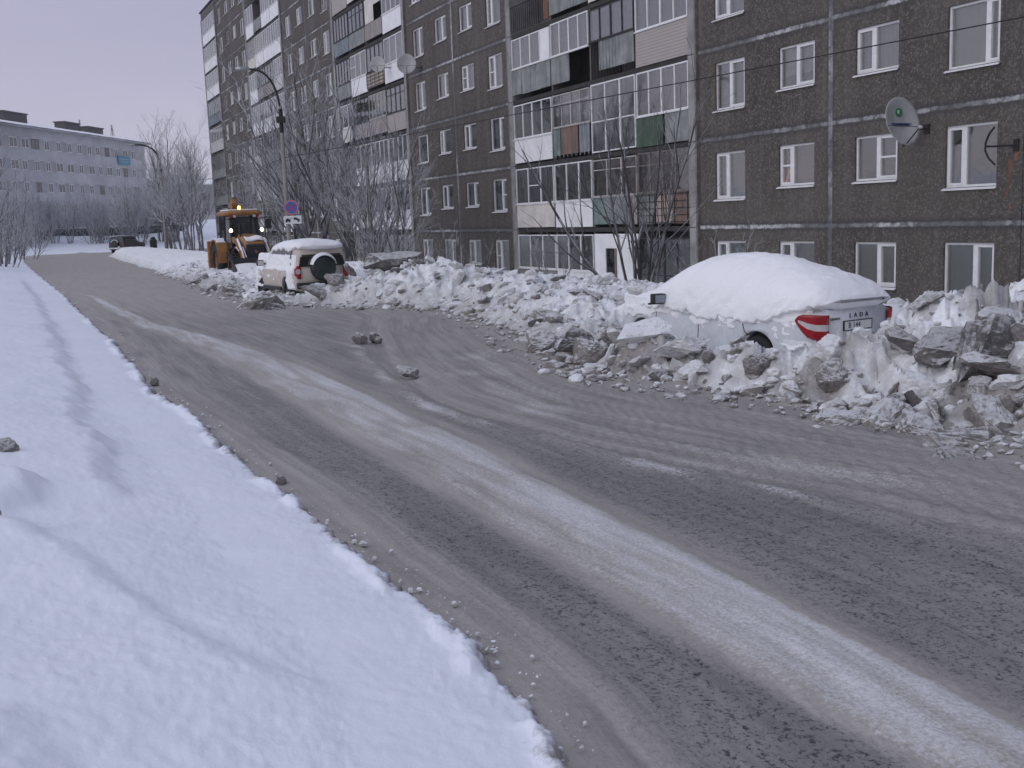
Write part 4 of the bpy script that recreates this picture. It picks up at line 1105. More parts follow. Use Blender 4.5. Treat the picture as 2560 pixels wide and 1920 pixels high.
    for zz, pad in ((.24,.0),(.26,.05),(.42,.075),(.56,.06),(.60,.0)):
        P.append([(-1.62,(.80+pad*.25),zz),(-1.95,.785+pad*.4,zz),(-2.12,.66+pad*.6,zz),(-2.2-pad*.6,.4,zz),(-2.22-pad*.7,0,zz),(-2.2-pad*.6,-.4,zz),(-2.12,-.66-pad*.6,zz),(-1.95,-.785-pad*.4,zz),(-1.62,-.80-pad*.25,zz)])
    b.grid(P); b.build('bumper', M['car_white'], root, smooth=True)
    # licence plate and letters on the boot lid (seen from behind: text x runs to the car's right)
    T = Matrix(((0,0,-1,-2.175),(-1,0,0,0),(0,1,0,0),(0,0,0,1)))
    def on_back(y, z, x=-2.163): Mx = T.copy(); Mx[0][3] = x; Mx[1][3] = y; Mx[2][3] = z; return Mx
    p = MB(); p.box(-2.17, -2.152, -.26, .26, .716, .828); pl_ = p.build('licence_plate', M['sign_white'], root)
    p = MB()
    for a, b_, c, d in ((-.27,.27,.706,.716),(-.27,.27,.828,.838),(-.27,-.26,.716,.828),(.26,.27,.716,.828)): p.box(-2.176, -2.152, a, b_, c, d)
    p.build('plate_frame', M['ink'], pl_)
    text_mesh('B 144', .10, M['ink'], pl_, on_back(.07, .772, -2.172), 'plate_number', .002)
    r_ = text_mesh('LADA', .085, M['plastic'], root, on_back(-.02, .90), 'badge_lettering', .004, 2.1)
    text_mesh('GRANTA', .045, M['plastic'], root, on_back(.43, .875), 'badge_lettering', .003, 1.0)
    # snow
    ZT = [(-2.24,1.10),(-2.19,1.22),(-2.10,1.31),(-1.8,1.41),(-1.4,1.51),(-.9,1.62),(-.35,1.67),(.1,1.65),(.5,1.58),(.9,1.39),(1.3,1.13),(1.75,1.01),(2.05,.86),(2.15,.74)]
    ZL = [(-2.3,1.045),(-2.05,1.045),(-1.75,.975),(-1.45,.88),(-1.0,.81),(0,.80),(.75,.85),(1.1,.86),(1.6,.78),(2.15,.64)]
    SW = [(-2.24,.42),(-2.21,.56),(-2.12,.68),(-1.9,.80),(-1.5,.855),(.7,.875),(1.2,.84),(1.7,.79),(2.0,.68),(2.15,.46)]
    PP = [(-2.3,2.3),(-1.9,2.3),(-1.2,1.9),(-.4,1.8),(.1,2.15),(.8,2.35),(1.3,2.5),(2.15,2.4)]
    snow_shell('snow_cover', dense(-2.24, 2.15, 130), lambda x: (itp(x, SW), itp(x, ZL), sitp(x, ZT), itp(x, PP)), root, 11, .042, sub=40)
    wf = lambda x, z: sitp(x, HW)-np.interp(z, [.3,.46,.7,.80,.95], [.012,0,.012,.02,.05])
    plaster('stuck_snow', root, -2.0, 1.95, .40, 1.0, wf, lambda X, Z: (Z-.74)*1.5+.09-9*(((X+1.15)**2+(Z-.325)**2 < .40**2)|((X-1.326)**2+(Z-.325)**2 < .40**2)), 5, .035, 1, (220, 70))
    c = MB(); P = []   # ledge of snow on the rear bumper and wing
    snow_shell('snow_ledge', dense(-2.2, -1.62, 24), lambda x: (.86, .52, .60-.10*abs(x+1.9), 2.2), root, 17, .03, sub=16)
    return root
lada()

# ---- beige off-roader with a covered spare wheel
def niva():
    root = empty('parked_car', (*NIVA['p'], NIVA['z']), NIVA['yaw']+math.pi/2)
    tag(root, 'beige off-road car with snow on its roof and on the dark spare wheel cover', 'car')
    TOP = [(-1.92,1.50),(-1.86,1.60),(-1.5,1.655),(-.3,1.68),(.3,1.64),(.5,1.56),(1.0,1.10),(1.4,1.06),(1.85,.98),(1.98,.80)]
    HW = [(-1.95,.76),(-1.8,.83),(-1.2,.865),(1.2,.865),(1.7,.82),(1.98,.68)]
    def sec(x):
        w_ = sitp(x, HW); zt = sitp(x, TOP); zb = .36; be = min(1.04, zt-.03); r = min(.63 if x < .6 else .62, w_-.05)
        return [(0,zb),(w_*.85,zb),(w_-.02,zb+.08),(w_,.6),(w_-.005,.8),(w_-.02,.95),(w_-.05,be),(w_-.075,be+.02),(r+.07*(zt-be > .2),be+(zt-be)*.6),(r+.015,zt-.05*(zt-be > .2)),(r*.85,zt-.01),(r*.4,zt),(0,zt+.008)]
    body = loft(dense(-1.92, 1.98, 54), sec).build('body', M['car_beige'], root, smooth=True); fix_normals(body)
    cs = []
    for wx in (-1.18, 1.27):
        for s in (-1, 1):
            c = MB(); c.lathe([(.40, -.18), (.40, .18)], 36, M=Matrix.Translation((wx, s*.80, .38)) @ Matrix.Rotation(R(90), 4, 'X')); cs.append(c)
    cut(body, cs)
    for wx in (-1.18, 1.27):
        for s in (-1, 1):
            f = MB(); f.lathe([(.42, -.12), (.42, .12)], 30, M=Matrix.Translation((wx, s*.69, .38)) @ Matrix.Rotation(R(90), 4, 'X')); f.build('wheel_arch', M['plastic'], root)
            wheel(root, wx, s*.74, .345, .2, .62, 6)
    t = MB(); t.box(-.75, .85, .82, .885, .36, .46); t.build('sill_trim', M['plastic'], root, bevel=.02)
    t = MB(); t.box(-.75, .85, -.885, -.82, .36, .46); t.build('sill_trim', M['plastic'], root, bevel=.02)
    # rear window, set in the tailgate
    def back(y, z): return (-1.925-.0*z+(z-1.05)*.10*(z > 1.05), y, z)
    g = MB(); P = [[(-1.955+max(0, z-1.10)*.16, y*(1-.16*(z-1.08)/.45), z) for y in (-.66,-.62,-.3,0,.3,.62,.66)] for z in (1.08, 1.12, 1.3, 1.46, 1.50)]
    g.grid(P); rwn = g.build('rear_window', M['glass_dark'], root, smooth=False); rwn.modifiers.new('t', 'SOLIDIFY').thickness = .012
    g = MB(); P = [[(-1.945+max(0, z-1.10)*.16, y*(1-.16*(z-1.08)/.45), z) for y in (-.70,-.3,0,.3,.70)] for z in (1.05, 1.3, 1.54)]
    g.grid(P); g.build('window_seal', M['plastic'], root).modifiers.new('t', 'SOLIDIFY').thickness = .012
    w_ = MB(); w_.tube([(-1.97,-.1,1.09),(-1.95,.35,1.20)], .012, 5); w_.build('wiper', M['plastic'], root)
    for s in (-1, 1):
        w_ = MB(); P = [[(x, s*(.80-.26*max(0, z-1.06)), z) for x in dense(a, b, 6)] for z, a, b in ((1.10,-1.55,.75),(1.3,-1.5,.58),(1.5,-1.4,.38),(1.54,-1.35,.34))]
        w_.grid(P); sw = w_.build('side_window', M['glass_dark'], root); sw.modifiers.new('t', 'SOLIDIFY').thickness = .02
        # lamps
        l = MB(); cz = .90; P = []
        for k, (fy, fx) in enumerate(((-.02,-1.945),(.05,-1.955),(.10,-1.945),(.135,-1.90),(.15,-1.82))):
            P.append([(fx, s*(.665+fy*.95), cz+.185*math.sin(t_)*(1-.12*k*(k > 2))) for t_ in dense(-math.pi/2, math.pi/2, 10)])
        l.grid(P); tl = l.build('tail_light', M['red'], root, smooth=True); tl.modifiers.new('t', 'SOLIDIFY').thickness = .03
        l = MB(); l.lathe([(.002,.0),(.06,0),(.075,-.01)], 20, M=Matrix.Translation((-1.975, s*.735, .92)) @ Matrix.Rotation(R(-90), 4, 'Y')); l.build('reversing_lamp', M['lamp_white'], tl)
        m = MB(); A = Matrix.Translation((.70, s*.99, 1.14)); m.box(-.05, .07, -.11, .11, -.08, .09, M=A); m.box(-.02, .03, -.2 if s > 0 else .1, -.1 if s > 0 else .2, -.05, 0, M=A); mi = m.build('mirror', M['plastic'], root, bevel=.03)
        m = MB(); m.box(-.057, -.053, -.09, .09, -.06, .07, M=A); m.build('mirror_glass', M['lamp_white'], mi)
    b = MB(); b.box(-2.03, -1.88, -.80, .80, .42, .60); b.build('bumper', M['plastic'], root, bevel=.04)
    Mx = Matrix.Translation((-1.93, 0, .985)) @ Matrix.Rotation(R(-90), 4, 'Y')
    c = MB(); c.lathe([(.355, .0), (.365, .05), (.365, .16), (.33, .205), (.12, .215), (.005, .215)], 40, M=Mx)
    sp_ = c.build('spare_wheel_cover', simple('dark_green_cover', (.018, .032, .032), .45, var=.3), root, smooth=True)
    P = []
    for k in range(25):
        a = R(18)+R(144)*k/24; row = []
        for j in range(9):
            f = math.pi*j/8; th = .085*math.sin(math.pi*min(1, max(.06, k/24)))**.5
            row.append((-1.95-.105+.13*math.cos(f)*1.0, .37*math.cos(a)*(1+0*th)+th*math.sin(f)*math.cos(a), .985+.37*math.sin(a)+th*math.sin(f)*math.sin(a)))
        P.append(row)
    sm = MB(); sm.grid(P); sm.build('snow_cap', M['snow'], sp_, smooth=True)
    ZT = [(-2.0,1.60),(-1.94,1.72),(-1.7,1.80),(-1.0,1.84),(-.2,1.83),(.3,1.74),(.6,1.52),(1.0,1.28),(1.3,1.16),(1.8,1.08),(2.02,.92)]
    ZL = [(-2.0,1.60),(-1.7,1.58),(-1.5,1.54),(.2,1.50),(.45,1.30),(.8,1.05),(1.2,.96),(2.02,.80)]
    SW = [(-2.0,.40),(-1.95,.62),(-1.8,.72),(-.2,.72),(.5,.78),(1.0,.86),(1.7,.84),(2.02,.55)]
    snow_shell('snow_cover', dense(-2.0, 2.02, 90), lambda x: (itp(x, SW), itp(x, ZL), sitp(x, ZT), 2.5), root, 23, .028, sub=26)
    wf = lambda x, z: sitp(x, HW)-np.interp(z, [.36,.6,.8,.95,1.04,1.06,1.54], [.02,0,.005,.02,.05,.07,.20])
    for s in (-1, 1):
        plaster('stuck_snow', root, -1.8, 1.9, .40, 1.50, wf, lambda X, Z: np.where(Z > 1.0, .36-.8*np.exp(-((Z-1.46)/.05)**2), -.12+.42*np.exp(-((Z-1.0)/.07)**2)+.42*np.exp(-((X+1.5)/.25)**2)+.4*np.exp(-((X-1.6)/.3)**2)), 31, .06, s)
    return root
niva()

# ---- black off-roader far off on the bend
def far_suv():
    root = empty('parked_car', (-38.6, 112.6, .0), R(90-12))
    tag(root, 'black off-road car with a spare wheel, far away on the bend of the road', 'car')
    TOP = [(-1.95,1.60),(-1.85,1.72),(-.2,1.76),(.35,1.70),(.85,1.14),(1.9,1.05),(2.0,.85)]
    def sec(x):
        zt = itp(x, TOP); w_ = .86; be = min(1.06, zt-.03); r = .72 if zt > 1.3 else .8
        return [(0,.4),(w_-.05,.4),(w_,.6),(w_,.9),(w_-.03,be),(r,zt-.05),(r-.1,zt),(0,zt+.01)]
    body = loft(dense(-1.95, 2.0, 30), sec).build('body', M['car_black'], root, smooth=False); fix_normals(body)
    for wx in (-1.2, 1.25):
        for s in (-1, 1): wheel(root, wx, s*.8, .37, .22, .6, 6)
    g = MB(); g.box(-1.97, -1.93, -.66, .66, 1.1, 1.55); g.build('rear_window', M['glass_dark'], root)
    for s in (-1, 1):
        g = MB(); g.box(-1.6, .35, s*.80-.02, s*.80+.02, 1.12, 1.52); g.build('side_window', M['glass_dark'], root)
        g = MB(); g.box(-1.98, -1.94, s*.76-.07, s*.76+.07, .78, 1.05); g.build('tail_light', M['red'], root)
    c = MB(); c.lathe([(.37, 0), (.38, .18), (.3, .22), (.01, .22)], 26, M=Matrix.Translation((-1.95, .12, 1.0)) @ Matrix.Rotation(R(-90), 4, 'Y')); c.build('spare_wheel', M['plastic'], root)
    c = MB(); c.tube([(-2.1, .12+.38*math.cos(a), 1.0+.38*math.sin(a)) for a in dense(R(20), R(160), 10)], .04, 6); c.build('snow_cap', M['snow'], root)
    b = MB(); b.box(-2.05, -1.9, -.8, .8, .48, .62); b.build('bumper', M['chrome'], root)
    b = MB(); b.box(-2.062, -2.052, -.4, .1, .66, .76); b.build('licence_plate', M['sign_white'], root)
    s_ = MB(); s_.box(-1.7, .3, -.6, .6, 1.765, 1.80); s_.build('snow_cover', M['snow'], root, bevel=.02)
far_suv()

# ---- yellow backhoe loader, lamps lit
def backhoe():
    root = empty('backhoe_loader', (-11.65, 48.3, .02), R(-153+90))
    tag(root, 'yellow backhoe loader with lit lamps and amber beacon, clearing snow by the road', 'digger')
    Y = M['yellow']; K = M['plastic']
    for s in (-1, 1):
        wheel(root, 0, s*.88, .74, .46, .55, 0, 18, 'yellow')
        wheel(root, 2.15, s*.80, .50, .34, .52, 0, 16, 'yellow')
        f = MB(); P = []
        for k in range(13):
            a = R(-8)+R(190)*k/12
            P.append([(.84*math.cos(a), s*y, .74+.84*math.sin(a)) for y in (.62, .70, 1.10, 1.15)])
        f.grid(P); fe = f.build('fender', Y, root); fe.modifiers.new('t', 'SOLIDIFY').thickness = .05
        f = MB(); f.grid([[(.86*math.cos(a), s*y, .74+.89*math.sin(a)) for y in (.72, .9, 1.10)] for a in dense(R(55), R(120), 8)]); sn = f.build('snow_cap', M['snow'], fe); sn.modifiers.new('t', 'SOLIDIFY').thickness = .05
    c = MB(); c.box(-.9, 2.5, -.42, .42, .55, 1.02); c.box(-.75, .95, -.62, .62, .62, 1.18); c.build('chassis', K, root, bevel=.03)
    a = MB(); a.box(2.0, 2.3, -.62, .62, .42, .58); a.build('front_axle', K, root)
    t = MB(); t.box(.55, 1.25, .48, .80, .62, 1.1); t.build('fuel_tank', K, root, bevel=.04)
    t = MB(); t.box(.55, 1.25, -.80, -.48, .62, 1.1); t.build('step_box', K, root, bevel=.04)
    # cab: posts, glass, roof
    p = MB()
    xr, xf, xb = -.55, 1.15, 1.25
    posts = [((xr,.70,1.1),(xr+.10,.66,2.62)), ((.45,.74,1.1),(.42,.68,2.62)), ((xb,.62,1.25),(xf-.22,.56,2.62))]
    for p0, p1 in posts:
        for s in (-1, 1): p.tube([(p0[0], s*p0[1], p0[2]), (p1[0], s*p1[1], p1[2])], .05, 6)
    for s in (-1, 1):
        p.tube([(xr, s*.70, 1.15), (.45, s*.74, 1.15), (xb, s*.62, 1.25)], .05, 6); p.tube([(xr+.1, s*.66, 2.60), (.42, s*.68, 2.60), (xf-.22, s*.56, 2.60)], .045, 6)
    p.tube([(xb, -.62, 1.25), (xb, .62, 1.25)], .05, 6); p.tube([(xr, -.7, 1.2), (xr, .7, 1.2)], .05, 6)
    p.box(xr, .95, -.66, .66, 1.02, 1.14)
    cab = p.build('cab', K, root)
    g = MB()
    g.quad((xb-.01,-.60,1.3),(xb-.01,.60,1.3),(xf-.22,.54,2.56),(xf-.22,-.54,2.56)); g.quad((xr,-.66,1.2),(xr+.09,-.63,2.58),(xr+.09,.63,2.58),(xr,.66,1.2))
    for s in (-1, 1):
        g.quad((xr+.03,s*.70,1.2),(.44,s*.735,1.2),(.42,s*.68,2.56),(xr+.1,s*.66,2.56)); g.quad((.46,s*.735,1.2),(xb-.03,s*.62,1.3),(xf-.24,s*.56,2.56),(.43,s*.68,2.56))
    g.build('cab_glass', M['glass_dark'], cab)
    st = MB(); st.box(-.35, .15, -.25, .25, 1.14, 1.55); st.box(-.42, -.28, -.25, .25, 1.5, 2.15); st.build('seat', K, cab, bevel=.05)
    st = MB(); st.tube([(.75,0,1.15),(.62,0,1.75)], .04, 6); st.tube([(.62+.17*math.cos(a)*.4, .2*math.sin(a), 1.75+.17*math.cos(a)) for a in dense(0, 6.28, 16)], .02, 5); st.build('steering_wheel', K, cab)
    r = MB(); P = []
    for zz, e in ((2.60,-.02),(2.63,.10),(2.72,.12),(2.79,.03),(2.81,-.18)):
        x0_, x1_, w_ = -.62-e, 1.10+e, .72+e*.8; c_ = .18
        P.append([(x0_+c_,-w_,zz),(x1_-c_,-w_,zz),(x1_-.03,-w_+c_*.8,zz),(x1_+.03,0,zz+.03*(zz > 2.7)),(x1_-.03,w_-c_*.8,zz),(x1_-c_,w_,zz),(x0_+c_,w_,zz),(x0_,w_-c_,zz),(x0_,-w_+c_,zz)])
    r.grid(P, wrap=True); n = 9; r.f.append(tuple(36+k for k in range(n))); r.m.append(0); r.f.append(tuple(range(n))[::-1]); r.m.append(0)
    rf_ = r.build('cab_roof', Y, root, bevel=.015)
    s_ = MB(); s_.box(-.6, 1.02, -.62, .62, 2.812, 2.87); s_.build('snow_cover', M['snow'], rf_, bevel=.03)
    for y in (-.42, .42):
        for dx, mname in ((.0, 'lamp_white'), (-.0, 'red')):
            l = MB(); yy = y+(.14 if mname == 'red' else 0)*(1 if y > 0 else -1); l.box(1.12, 1.22, yy-.06, yy+.06, 2.52, 2.62); l.build('roof_lamp', M[mname], rf_, bevel=.01)
    # bonnet and grille
    b = MB(); P = []
    for x, w_, zt in ((1.27,.40,1.83),(1.6,.42,1.80),(2.1,.43,1.70),(2.55,.42,1.55),(2.72,.38,1.44)):
        P.append([(x,-w_,1.02),(x,-w_-.02,zt-.16),(x,-w_+.08,zt-.02),(x,0,zt),(x,w_-.08,zt-.02),(x,w_+.02,zt-.16),(x,w_,1.02)])
    b.grid(P); b.poly(P[-1]); b.poly(P[0][::-1]); bo = b.build('bonnet', Y, root, smooth=False)
    s_ = MB(); P = [[(x, y, z+.03+.03*math.sin(y*9)) for y in dense(-.36, .36, 9)] for x, z in ((2.25,1.66),(2.45,1.60),(2.62,1.50))]
    s_.grid(P); s_.build('snow_cap', M['snow'], bo, smooth=True).modifiers.new('t', 'SOLIDIFY').thickness = .04
    g = MB(); g.box(2.50, 2.76, -.40, .40, .62, 1.40); gr = g.build('grille', K, root, bevel=.05)
    g = MB()
    for k in range(7): g.box(2.762, 2.772, -.34, .34, .74+.09*k, .765+.09*k)
    g.build('grille_slat', M['iron'], gr)
    g = MB(); g.lathe([(.001,.0),(.05,0),(.06,-.01)], 14, M=Matrix.Translation((2.785, 0, 1.08)) @ Matrix.Rotation(R(90), 4, 'Y')); g.build('emblem', M['yellow'], gr)
    # loader arms, rams, bucket
    for s in (-1, 1):
        a = MB(); Q = [(1.05, s*.56, 1.62), (1.9, s*.56, 1.52), (2.55, s*.56, 1.05), (3.10, s*.56, .42)]
        for i in range(3):
            p0, p1 = Vector(Q[i]), Vector(Q[i+1]); d = (p1-p0); L = d.length; ang = math.atan2(d.z, d.x)
            A = Matrix.Translation(p0) @ Matrix.Rotation(-ang, 4, 'Y'); a.box(-.06, L+.06, -.055, .055, -.12, .12, M=A)
        am = a.build('loader_arm', Y, root, bevel=.015)
        h = MB(); h.tube([(1.25, s*.66, 1.02), (2.0, s*.66, 1.3)], .055, 8); h.build('hydraulic_cylinder', K, am)
        h = MB(); h.tube([(2.0, s*.66, 1.3), (2.5, s*.64, 1.12)], .028, 8); h.build('piston_rod', M['chrome'], am)
        h = MB(); h.tube([(1.75, s*.48, 1.62), (2.5, s*.48, 1.30)], .05, 8); h.build('hydraulic_cylinder', K, am)
        h = MB(); h.tube([(2.5, s*.48, 1.30), (3.05, s*.48, .86)], .028, 8); h.build('piston_rod', M['chrome'], am)
        s_ = MB(); s_.tube([(2.0, s*.56, 1.62), (2.55, s*.56, 1.20), (3.0, s*.56, .66)], .045, 6); s_.build('snow_cap', M['snow'], am)
    x_ = MB(); x_.tube([(2.92,-.56,.62),(2.92,.56,.62)], .09, 10); xb_ = x_.build('cross_tube', K, root)
    for y0, y1 in ((-.5,-.03),(.03,.5)):
        s_ = MB(); s_.box(2.83, 3.02, y0, y1, .69, .77); s_.build('snow_cap', M['snow'], xb_, bevel=.03)
    b = MB(); prof = [(3.10,.85),(3.15,.45),(3.30,.18),(3.6,.08),(4.05,.06)]
    P = [[(x, y, z) for y in (-1.15, -.4, .4, 1.15)] for x, z in prof]; b.grid(P)
    for s in (-1, 1): b.poly([(x, s*1.15, z) for x, z in prof]+[(3.75, s*1.15, .45)])
    bu = b.build('bucket', K, root); bu.modifiers.new('t', 'SOLIDIFY').thickness = .04
    s_ = MB(); s_.grid([[(x, y, z+.05*math.sin(3*y+x)) for y in dense(-1.08, 1.08, 12)] for x, z in ((3.2,.60),(3.45,.58),(3.75,.40),(4.0,.14))]); s_.build('snow_load', M['snow'], bu, smooth=True)
    # rear stabiliser frame and folded boom
    f = MB(); f.box(-1.05, -.82, -1.15, 1.15, .25, .55); f.box(-1.05, -.85, -1.2, -1.02, .1, 1.55); f.box(-1.05, -.85, 1.02, 1.2, .1, 1.55); f.box(-1.02, -.85, -.95, .95, 1.0, 1.15); f.build('stabiliser', Y, root, bevel=.02)
    f = MB()
    for p0, p1, w_ in (((-1.1,.1,.7),(-1.45,.1,2.0),.22),((-1.45,.1,2.0),(-1.0,.1,3.22),.18),((-1.0,.1,3.22),(-1.5,.1,3.02),.15)):
        d = Vector(p1)-Vector(p0); A = Matrix.Translation(p0) @ d.to_track_quat('Z', 'Y').to_matrix().to_4x4(); f.box(-w_*.6, w_*.6, -w_, w_, -.05, d.length+.05, M=A)
    f.build('boom', Y, root, bevel=.02)
    h = MB(); h.tube([(-1.35,-.12,1.6),(-1.0,-.12,2.95)], .05, 8); h.build('hydraulic_cylinder', M['iron'], root)
    # lamps, beacon, mirrors
    for s in (-1, 1):
        l = MB(); A = Matrix.Translation((1.36, s*.66, 1.98)); l.box(-.09, .02, -.085, .085, -.075, .075, M=A); l.tube([(1.25, s*.6, 1.95), (1.3, s*.66, 1.95)], .02, 5); hl = l.build('headlight', K, root, bevel=.01)
        l = MB(); l.lathe([(.002,.03),(.05,.022),(.075,0),(.075,-.01)], 18, M=A @ Matrix.Translation((.022, 0, 0)) @ Matrix.Rotation(R(90), 4, 'Y')); l.build('lens', M['worklamp'], hl)
        m = MB(); m.tube([(xf-.15, s*.6, 2.45), (xf+.1, s*.95, 2.5), (xf+.1, s*1.0, 2.4)], .018, 5); m.box(xf+.06, xf+.13, s*1.0-.11, s*1.0+.11, 2.0, 2.42); m.build('mirror', K, root)
    b = MB(); b.lathe([(.07, 2.81), (.07, 2.87)], 14, M=Matrix.Translation((.55, -.05, 0))); be = b.build('beacon', K, root)
    b = MB(); b.lathe([(.06, 2.87), (.065, 2.95), (.05, 3.0), (.004, 3.02)], 14, M=Matrix.Translation((.55, -.05, 0))); b.build('beacon_lens', M['amber'], be)
    e = MB(); e.tube([(1.75,-.36,1.7),(1.75,-.36,2.25)], .045, 8); e.build('exhaust', M['iron'], root)
backhoe()
# ------------------------------------------------------------------ lamps, signs, dishes, wires
def lamp_post(loc, H, reach, rise, label, head=.55, r0=.115, dirx=-1.0, band=None):
    root = empty('street_lamp', loc); tag(root, label, 'street lamp', 'street lamps along the road')
    p = MB(); p.lathe([(r0, -1.5), (r0*.95, 0), (r0*.62, H)], 14); p.build('pole', M['pole'], root, smooth=True)
    a = MB(); pts = []
    for k in range(11):
        t = k/10; pts.append((dirx*reach*(t**1.9), 0, H-.35+(rise+.35)*math.sin(min(1, t*1.02)*math.pi/2)**.9))
    a.tube([(0, 0, H-1.0)]+pts, .045 if H < 8 else .09, 8); ar = a.build('arm', M['iron'], root, smooth=True)
    c = MB(); c.tube([(0,0,H-1.05),(0,0,H-.1)], .085, 10); c.build('clamp', M['iron'], root)
    e = Vector(pts[-1]); d = (e-Vector(pts[-2])).normalized(); A = Matrix.Translation(e) @ Matrix.Rotation(math.atan2(-d.z, d.x), 4, 'Y') if dirx > 0 else Matrix.Translation(e) @ Matrix.Rotation(math.atan2(d.z, -d.x), 4, 'Y') @ Matrix.Rotation(math.pi, 4, 'Z')
    h = MB(); P = []
    for x, w_, hh in ((-.05,.05,.05),(.1,.11,.08),(head*.6,.14,.10),(head,.06,.05)):
        P.append([(x,-w_,-.02),(x,-w_*.7,hh),(x,w_*.7,hh),(x,w_,-.02),(x,0,-.07*(x > 0))])
    h.grid(P, wrap=True); h.poly(P[-1]); h.poly(P[0][::-1])
    h.v = [tuple(A @ Vector(q)) for q in h.v]; h.build('lamp_head', M['steel'], root)
    if band:
        b = MB(); b.box(-.16, .16, -.2, .14, band, band+.24); b.build('junction_box', M['iron'], root)
    return root
lamp_post((-8.95, 45.6, -.1), 7.0, 1.15, 1.5, 'tall concrete street lamp carrying the no-stopping sign beside the beige car', band=6.35)
lamp_post((-34.6, 112.6, .1), 9.1, 2.3, 1.55, 'distant street lamp by the bend, seen against the grove', band=7.9, r0=.2)
def sign():
    root = empty('traffic_sign', (-8.72, 45.32, 2.84), R(6)); tag(root, 'round blue no-stopping sign with a red border and red cross', 'road sign')
    X = Matrix.Rotation(R(90), 4, 'X')
    def disc(r, y, n=40): 
        mb = MB(); mb.poly([(r*math.cos(2*math.pi*k/n), y, r*math.sin(2*math.pi*k/n)) for k in range(n)]); return mb
    b = MB(); b.lathe([(.31, -.02), (.31, .0)], 40, M=Matrix.Rotation(R(90), 4, 'X')); b.build('plate', M['sign_white'], root)
    disc(.302, -.004).build('border', M['sign_red'], root)
    disc(.252, -.008).build('blue_field', M['sign_blue'], root)
    c = MB()
    for s in (-1, 1):
        A = Matrix.Rotation(R(45)*s, 4, 'Y'); c.box(-.248, .248, -.013 if s > 0 else -.0125, -.0095, -.024, .024, M=A)
    c.build('cross', M['sign_red'], root)
    w_ = MB()
    for r0, r1 in ((.252,.262),):
        P = [[(r*math.cos(2*math.pi*k/40), -.0105, r*math.sin(2*math.pi*k/40)) for k in range(40)] for r in (r0, r1)]; w_.grid(P, wrap=True)
    w_.build('white_rim', M['sign_white'], root)
    k = MB(); k.tube([(-.2,.03,.0),(.0,.2,0),(.2,.03,0)], .02, 5); k.build('bracket', M['iron'], root)
    root = empty('traffic_sign', (-8.69, 45.32, 2.345), R(6)); tag(root, 'white plate with a black tow-truck picture under the round sign', 'road sign')
    b = MB(); b.box(-.35, .35, -.018, .0, -.165, .165); b.build('plate', M['sign_white'], root, bevel=.006)
    t = MB(); y = -.022
    def pl_(pts): t.poly([(a, y, b_) for a, b_ in pts])
    pl_([(-.30,-.06),(-.10,-.06),(-.08,.0),(-.14,.01),(-.17,.06),(-.25,.06),(-.27,.01),(-.30,.0)])         # tow truck
    pl_([(-.17,.0),(-.14,.0),(-.02,.085),(-.035,.10)])
    pl_([(.02,.06),(.06,.10),(.14,.09),(.20,.05),(.29,.0),(.28,-.06),(.22,-.05),(.06,.02)])                # lifted car
    for cx, cz in ((-.25,-.075),(-.14,-.075),(.22,-.065),(.07,.02)):
        pl_([(cx+.034*math.cos(a), cz+.034*math.sin(a)) for a in dense(0, 5.9, 12)])
    t.build('tow_picture', M['ink'], root)
    k = MB(); k.box(-.2, .2, .003, .03, -.03, .03); k.box(-.03, .03, .03, .17, -.02, .02); k.build('bracket', M['iron'], root)
sign()
def fpt(s, z, out=0.0):
    return Vector((NV[0]*(DF-out)+DV[0]*s, NV[1]*(DF-out)+DV[1]*s, z))
